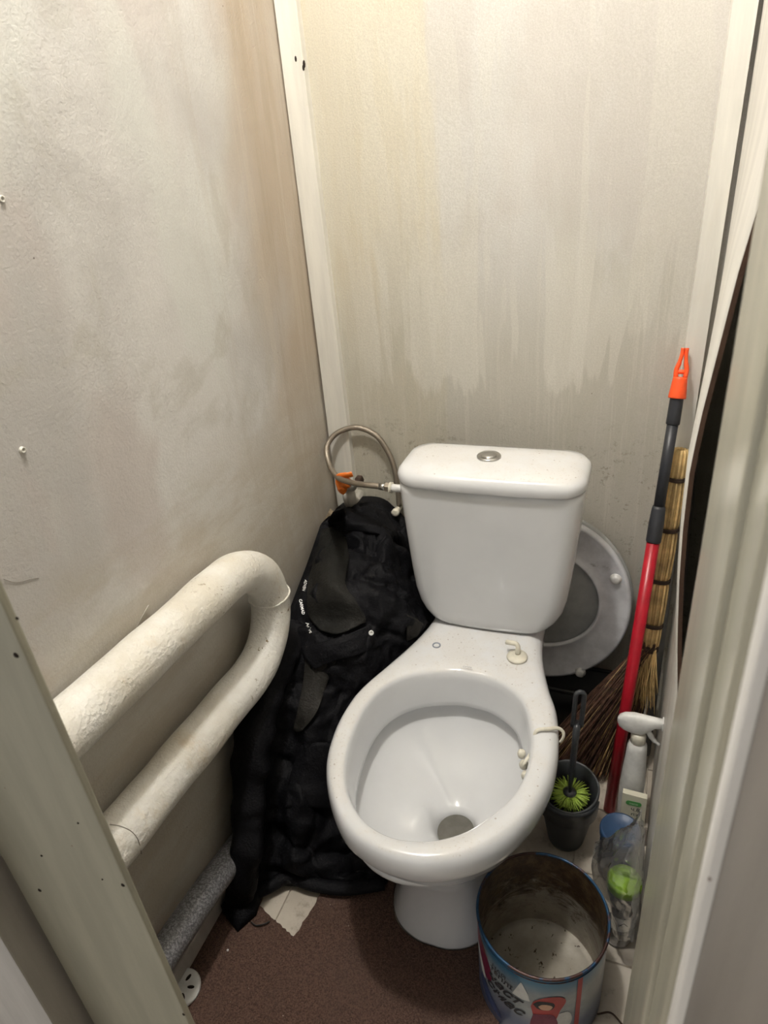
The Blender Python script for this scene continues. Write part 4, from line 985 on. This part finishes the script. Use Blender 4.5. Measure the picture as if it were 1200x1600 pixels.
# inner side seam
sa = math.radians(12); obj('inner_seam', loft([[TC+Vector(((TR-.0022-d_)*math.cos(sa+w_), (TR-.0022-d_)*math.sin(sa+w_), z)) for w_, d_ in ((-.012, 0), (-.010, .001), (.010, .001), (.012, 0))] for z in (.02, .10, .188)]), M['canin'], tin, root=tin)
def wrapc(name, shapes, m, off, deg0, z0, parent=tin):
    """(x, z) metre polygons in the unrolled wall, wrapped on the tin about the angle deg0"""
    out = []
    for v, f in shapes:
        vv = []
        for q in v:
            a = math.radians(deg0)+q[0]/TR; vv.append(TC+Vector(((TR+off)*math.cos(a), (TR+off)*math.sin(a), z0+q[1])))
        out.append((vv, f))
    return obj(name, join(*out), m, parent, root=tin, smooth=False)
def blob(pts, n=4):
    c = Vector((sum(p[0] for p in pts)/len(pts), sum(p[1] for p in pts)/len(pts))); pv = [(p[0], p[1], 0) for p in pts]
    s_ = spline(pv+[pv[0]], n)[:-1]; k = len(s_); V = [(c.x, c.y)]
    for r in (.5, 1): V += [(c.x+(q.x-c.x)*r, c.y+(q.y-c.y)*r) for q in s_]
    f = [(0, 1+i, 1+(i+1) % k) for i in range(k)]+[(1+i, 1+k+i, 1+k+(i+1) % k, 1+(i+1) % k) for i in range(k)]
    return V, f
def gridrect(w_, z0, z1, skew=0, n=8):
    V = [(-w_/2+w_*i/n+skew*t, z0+(z1-z0)*t) for t in (0, .5, 1) for i in range(n+1)]
    return V, [(j*(n+1)+i, j*(n+1)+i+1, (j+1)*(n+1)+i+1, (j+1)*(n+1)+i) for j in range(2) for i in range(n)]
A = lambda px, py: math.degrees(math.atan2(P(px, py, z=.15).y-TC.y, P(px, py, z=.15).x-TC.x))
wrapc('red_stripe', [gridrect(.0085, .0, .182)], M['inkred'], .0008, 312, 0)
wrapc('maroon_panel', [blob([(-.03, .0), (.022, -.035), (.034, -.005), (.012, .034), (-.022, .045)])], M['inkmar'], .0006, 212, .125)
wrapc('white_swirl', [blob([(-.012, .02), (.010, -.008), (.018, -.030), (.008, -.034), (-.008, -.010), (-.018, .012)])], M['inkwhite'], .0009, 212, .115)
wrapc('blue_swirl', [blob([(-.02, .01), (.02, -.03), (.03, -.05), (.0, -.045), (-.025, -.02)])], M['inkblue'], .0007, 226, .075)
wrapc('red_hood', [blob([(-.022, -.006), (-.016, .012), (.002, .026), (.022, .026), (.030, .012), (.022, -.012), (.014, -.04), (-.012, -.045)])], M['inkred'], .0007, 283, .120)
wrapc('dark_hair', [blob([(-.017, .0), (-.008, .011), (.010, .011), (.015, .002), (.009, -.010), (-.008, -.011)])], M['ink'], .0010, 282, .122)
wrapc('face_print', [blob([(-.010, -.002), (-.004, .005), (.006, .005), (.011, 0), (.006, -.009), (-.005, -.009)])], M['inkskin'], .0013, 282.5, .121)
wrapc('coat_print', [blob([(-.016, .010), (.014, .012), (.020, -.03), (-.018, -.03)])], M['inkmar'], .0010, 282, .085)
wrapc('pale_tree', [blob([(-.014, -.02), (-.003, .016), (0, .022), (.003, .016), (.014, -.02)], 2)], M['inkwhite'], .0006, 262, .145)
wrapc('pale_sack', [blob([(-.012, .012), (.008, .016), (.016, -.01), (.008, -.03), (-.012, -.028)])], M['inkwhite'], .0006, 298, .085)
def tintext(s, size, deg, z, m, rot=0, sh=.0, bold=.0):
    v, f = text_mesh(s, size, sh, bold); cr, sr_ = math.cos(rot), math.sin(rot)
    wrapc('lettering', [([(q.x*cr-q.y*sr_, q.x*sr_+q.y*cr) for q in v], f)], m, .0011, deg, z)
tintext('НАЙ', .013, 240, .152, M['ink'], -.1); tintext('ТЕПЛІ', .014, 242, .139, M['ink'], -.1, 0, .0004)
tintext('част', .029, 243, .116, M['ink'], -.15, .4, .0008); tintext('смас', .029, 244, .089, M['ink'], -.15, .4, .0008)
tintext('подарунок', .007, 214, .168, M['inkgold'], -.25); tintext('солодкий', .007, 217, .155, M['inkgold'], -.25)

# ------------------------------------------------------------------ small stuff on the right
gp = [(1035, 905), (1048, 905), (1046, 1080), (1028, 1060)]
g0 = [P(px, py, y=1.30) for px, py in gp]; g0 = [Vector((min(q.x, .083), q.y-(.75-q.z)*.10, q.z)) for q in g0]
gb = [Vector((.066, 1.225, .0)), Vector((.084, 1.235, .0)), Vector((.084, 1.31, .50)), Vector((.064, 1.31, .50))]
tag(obj('plastic_sheet', hexa(gb, [q+Vector((.002, .010, 0)) for q in gb]), M['greypl'], smooth=False, bevel=.001), 'narrow grey plastic panel propped up behind the broom at the right wall', 'panel')
rg_ = []
for k in range(5):
    c = P(884+k*3, 1192+k*7, z=.02); pts = [c+Vector((random.uniform(-.022, .022), random.uniform(-.02, .02), random.uniform(0, .012))) for _ in range(4)]; rg_.append(tube(spline(pts, 5), .007, 8, flat=.5))
tag(obj('crumpled_rag', join(*rg_), M['rag']), 'crumpled dirty pale rag on the floor between the bowl and the brush handle', 'rag')
pc = P(953, 1592, z=.003)
tag(obj('wire_scrap', tube(spline([pc+Vector((-.02, .0, .001)), pc+Vector((0, .008, .003)), pc+Vector((.018, -.002, .001)), pc+Vector((.03, -.012, .002))], 5), .0015, 6), M['twine']), 'short dark wire scrap on the tiles beside the tin', 'wire')
cb_ = P(356, 1485, z=.0065)
tag(obj('plaster_crumb', loft([circ(cb_+Vector((0, 0, h)), r, 8) for h, r in ((-.0005, .0015), (.001, .0022), (.0025, .0012))]), M['whitepl'], smooth=False), 'tiny white plaster crumb on the brown carpet in front of the jacket', 'crumb')
# loose paint flake above the upper pipe, wall plug and crack
fk = P(222, 958, x=XL+.003); 
struct('paint_flake', hexa([fk+Vector((0, -.02, -.012)), fk+Vector((0, .012, .002)), fk+Vector((.004, .012, .007)), fk+Vector((.004, -.018, -.006))], [fk+Vector((.001, -.02, -.012)), fk+Vector((.001, .012, .002)), fk+Vector((.006, .012, .008)), fk+Vector((.005, -.018, -.005))]), M['trim'], bpy.data.objects['wall_left'], smooth=False)
for px, py, r in ((35, 703, .0042), (2, 311, .0042)):
    c = P(px, py, x=XL+.001); struct('wall_plug', loft([circ(c+Vector((d_, 0, 0)), rr, 16, 'x') for d_, rr in ((-.002, r), (.0022, r*.9), (.0022, r*.55), (-.001, r*.4))]), M['trim'], bpy.data.objects['wall_left'])
ck = spline([P(6, 905, x=XL+.001), P(22, 910, x=XL+.001), P(35, 909, x=XL+.001), P(48, 905, x=XL+.001), P(60, 903, x=XL+.001)], 4)
struct('crack', tube(ck, .0004, 5), M['thread'], bpy.data.objects['wall_left'])
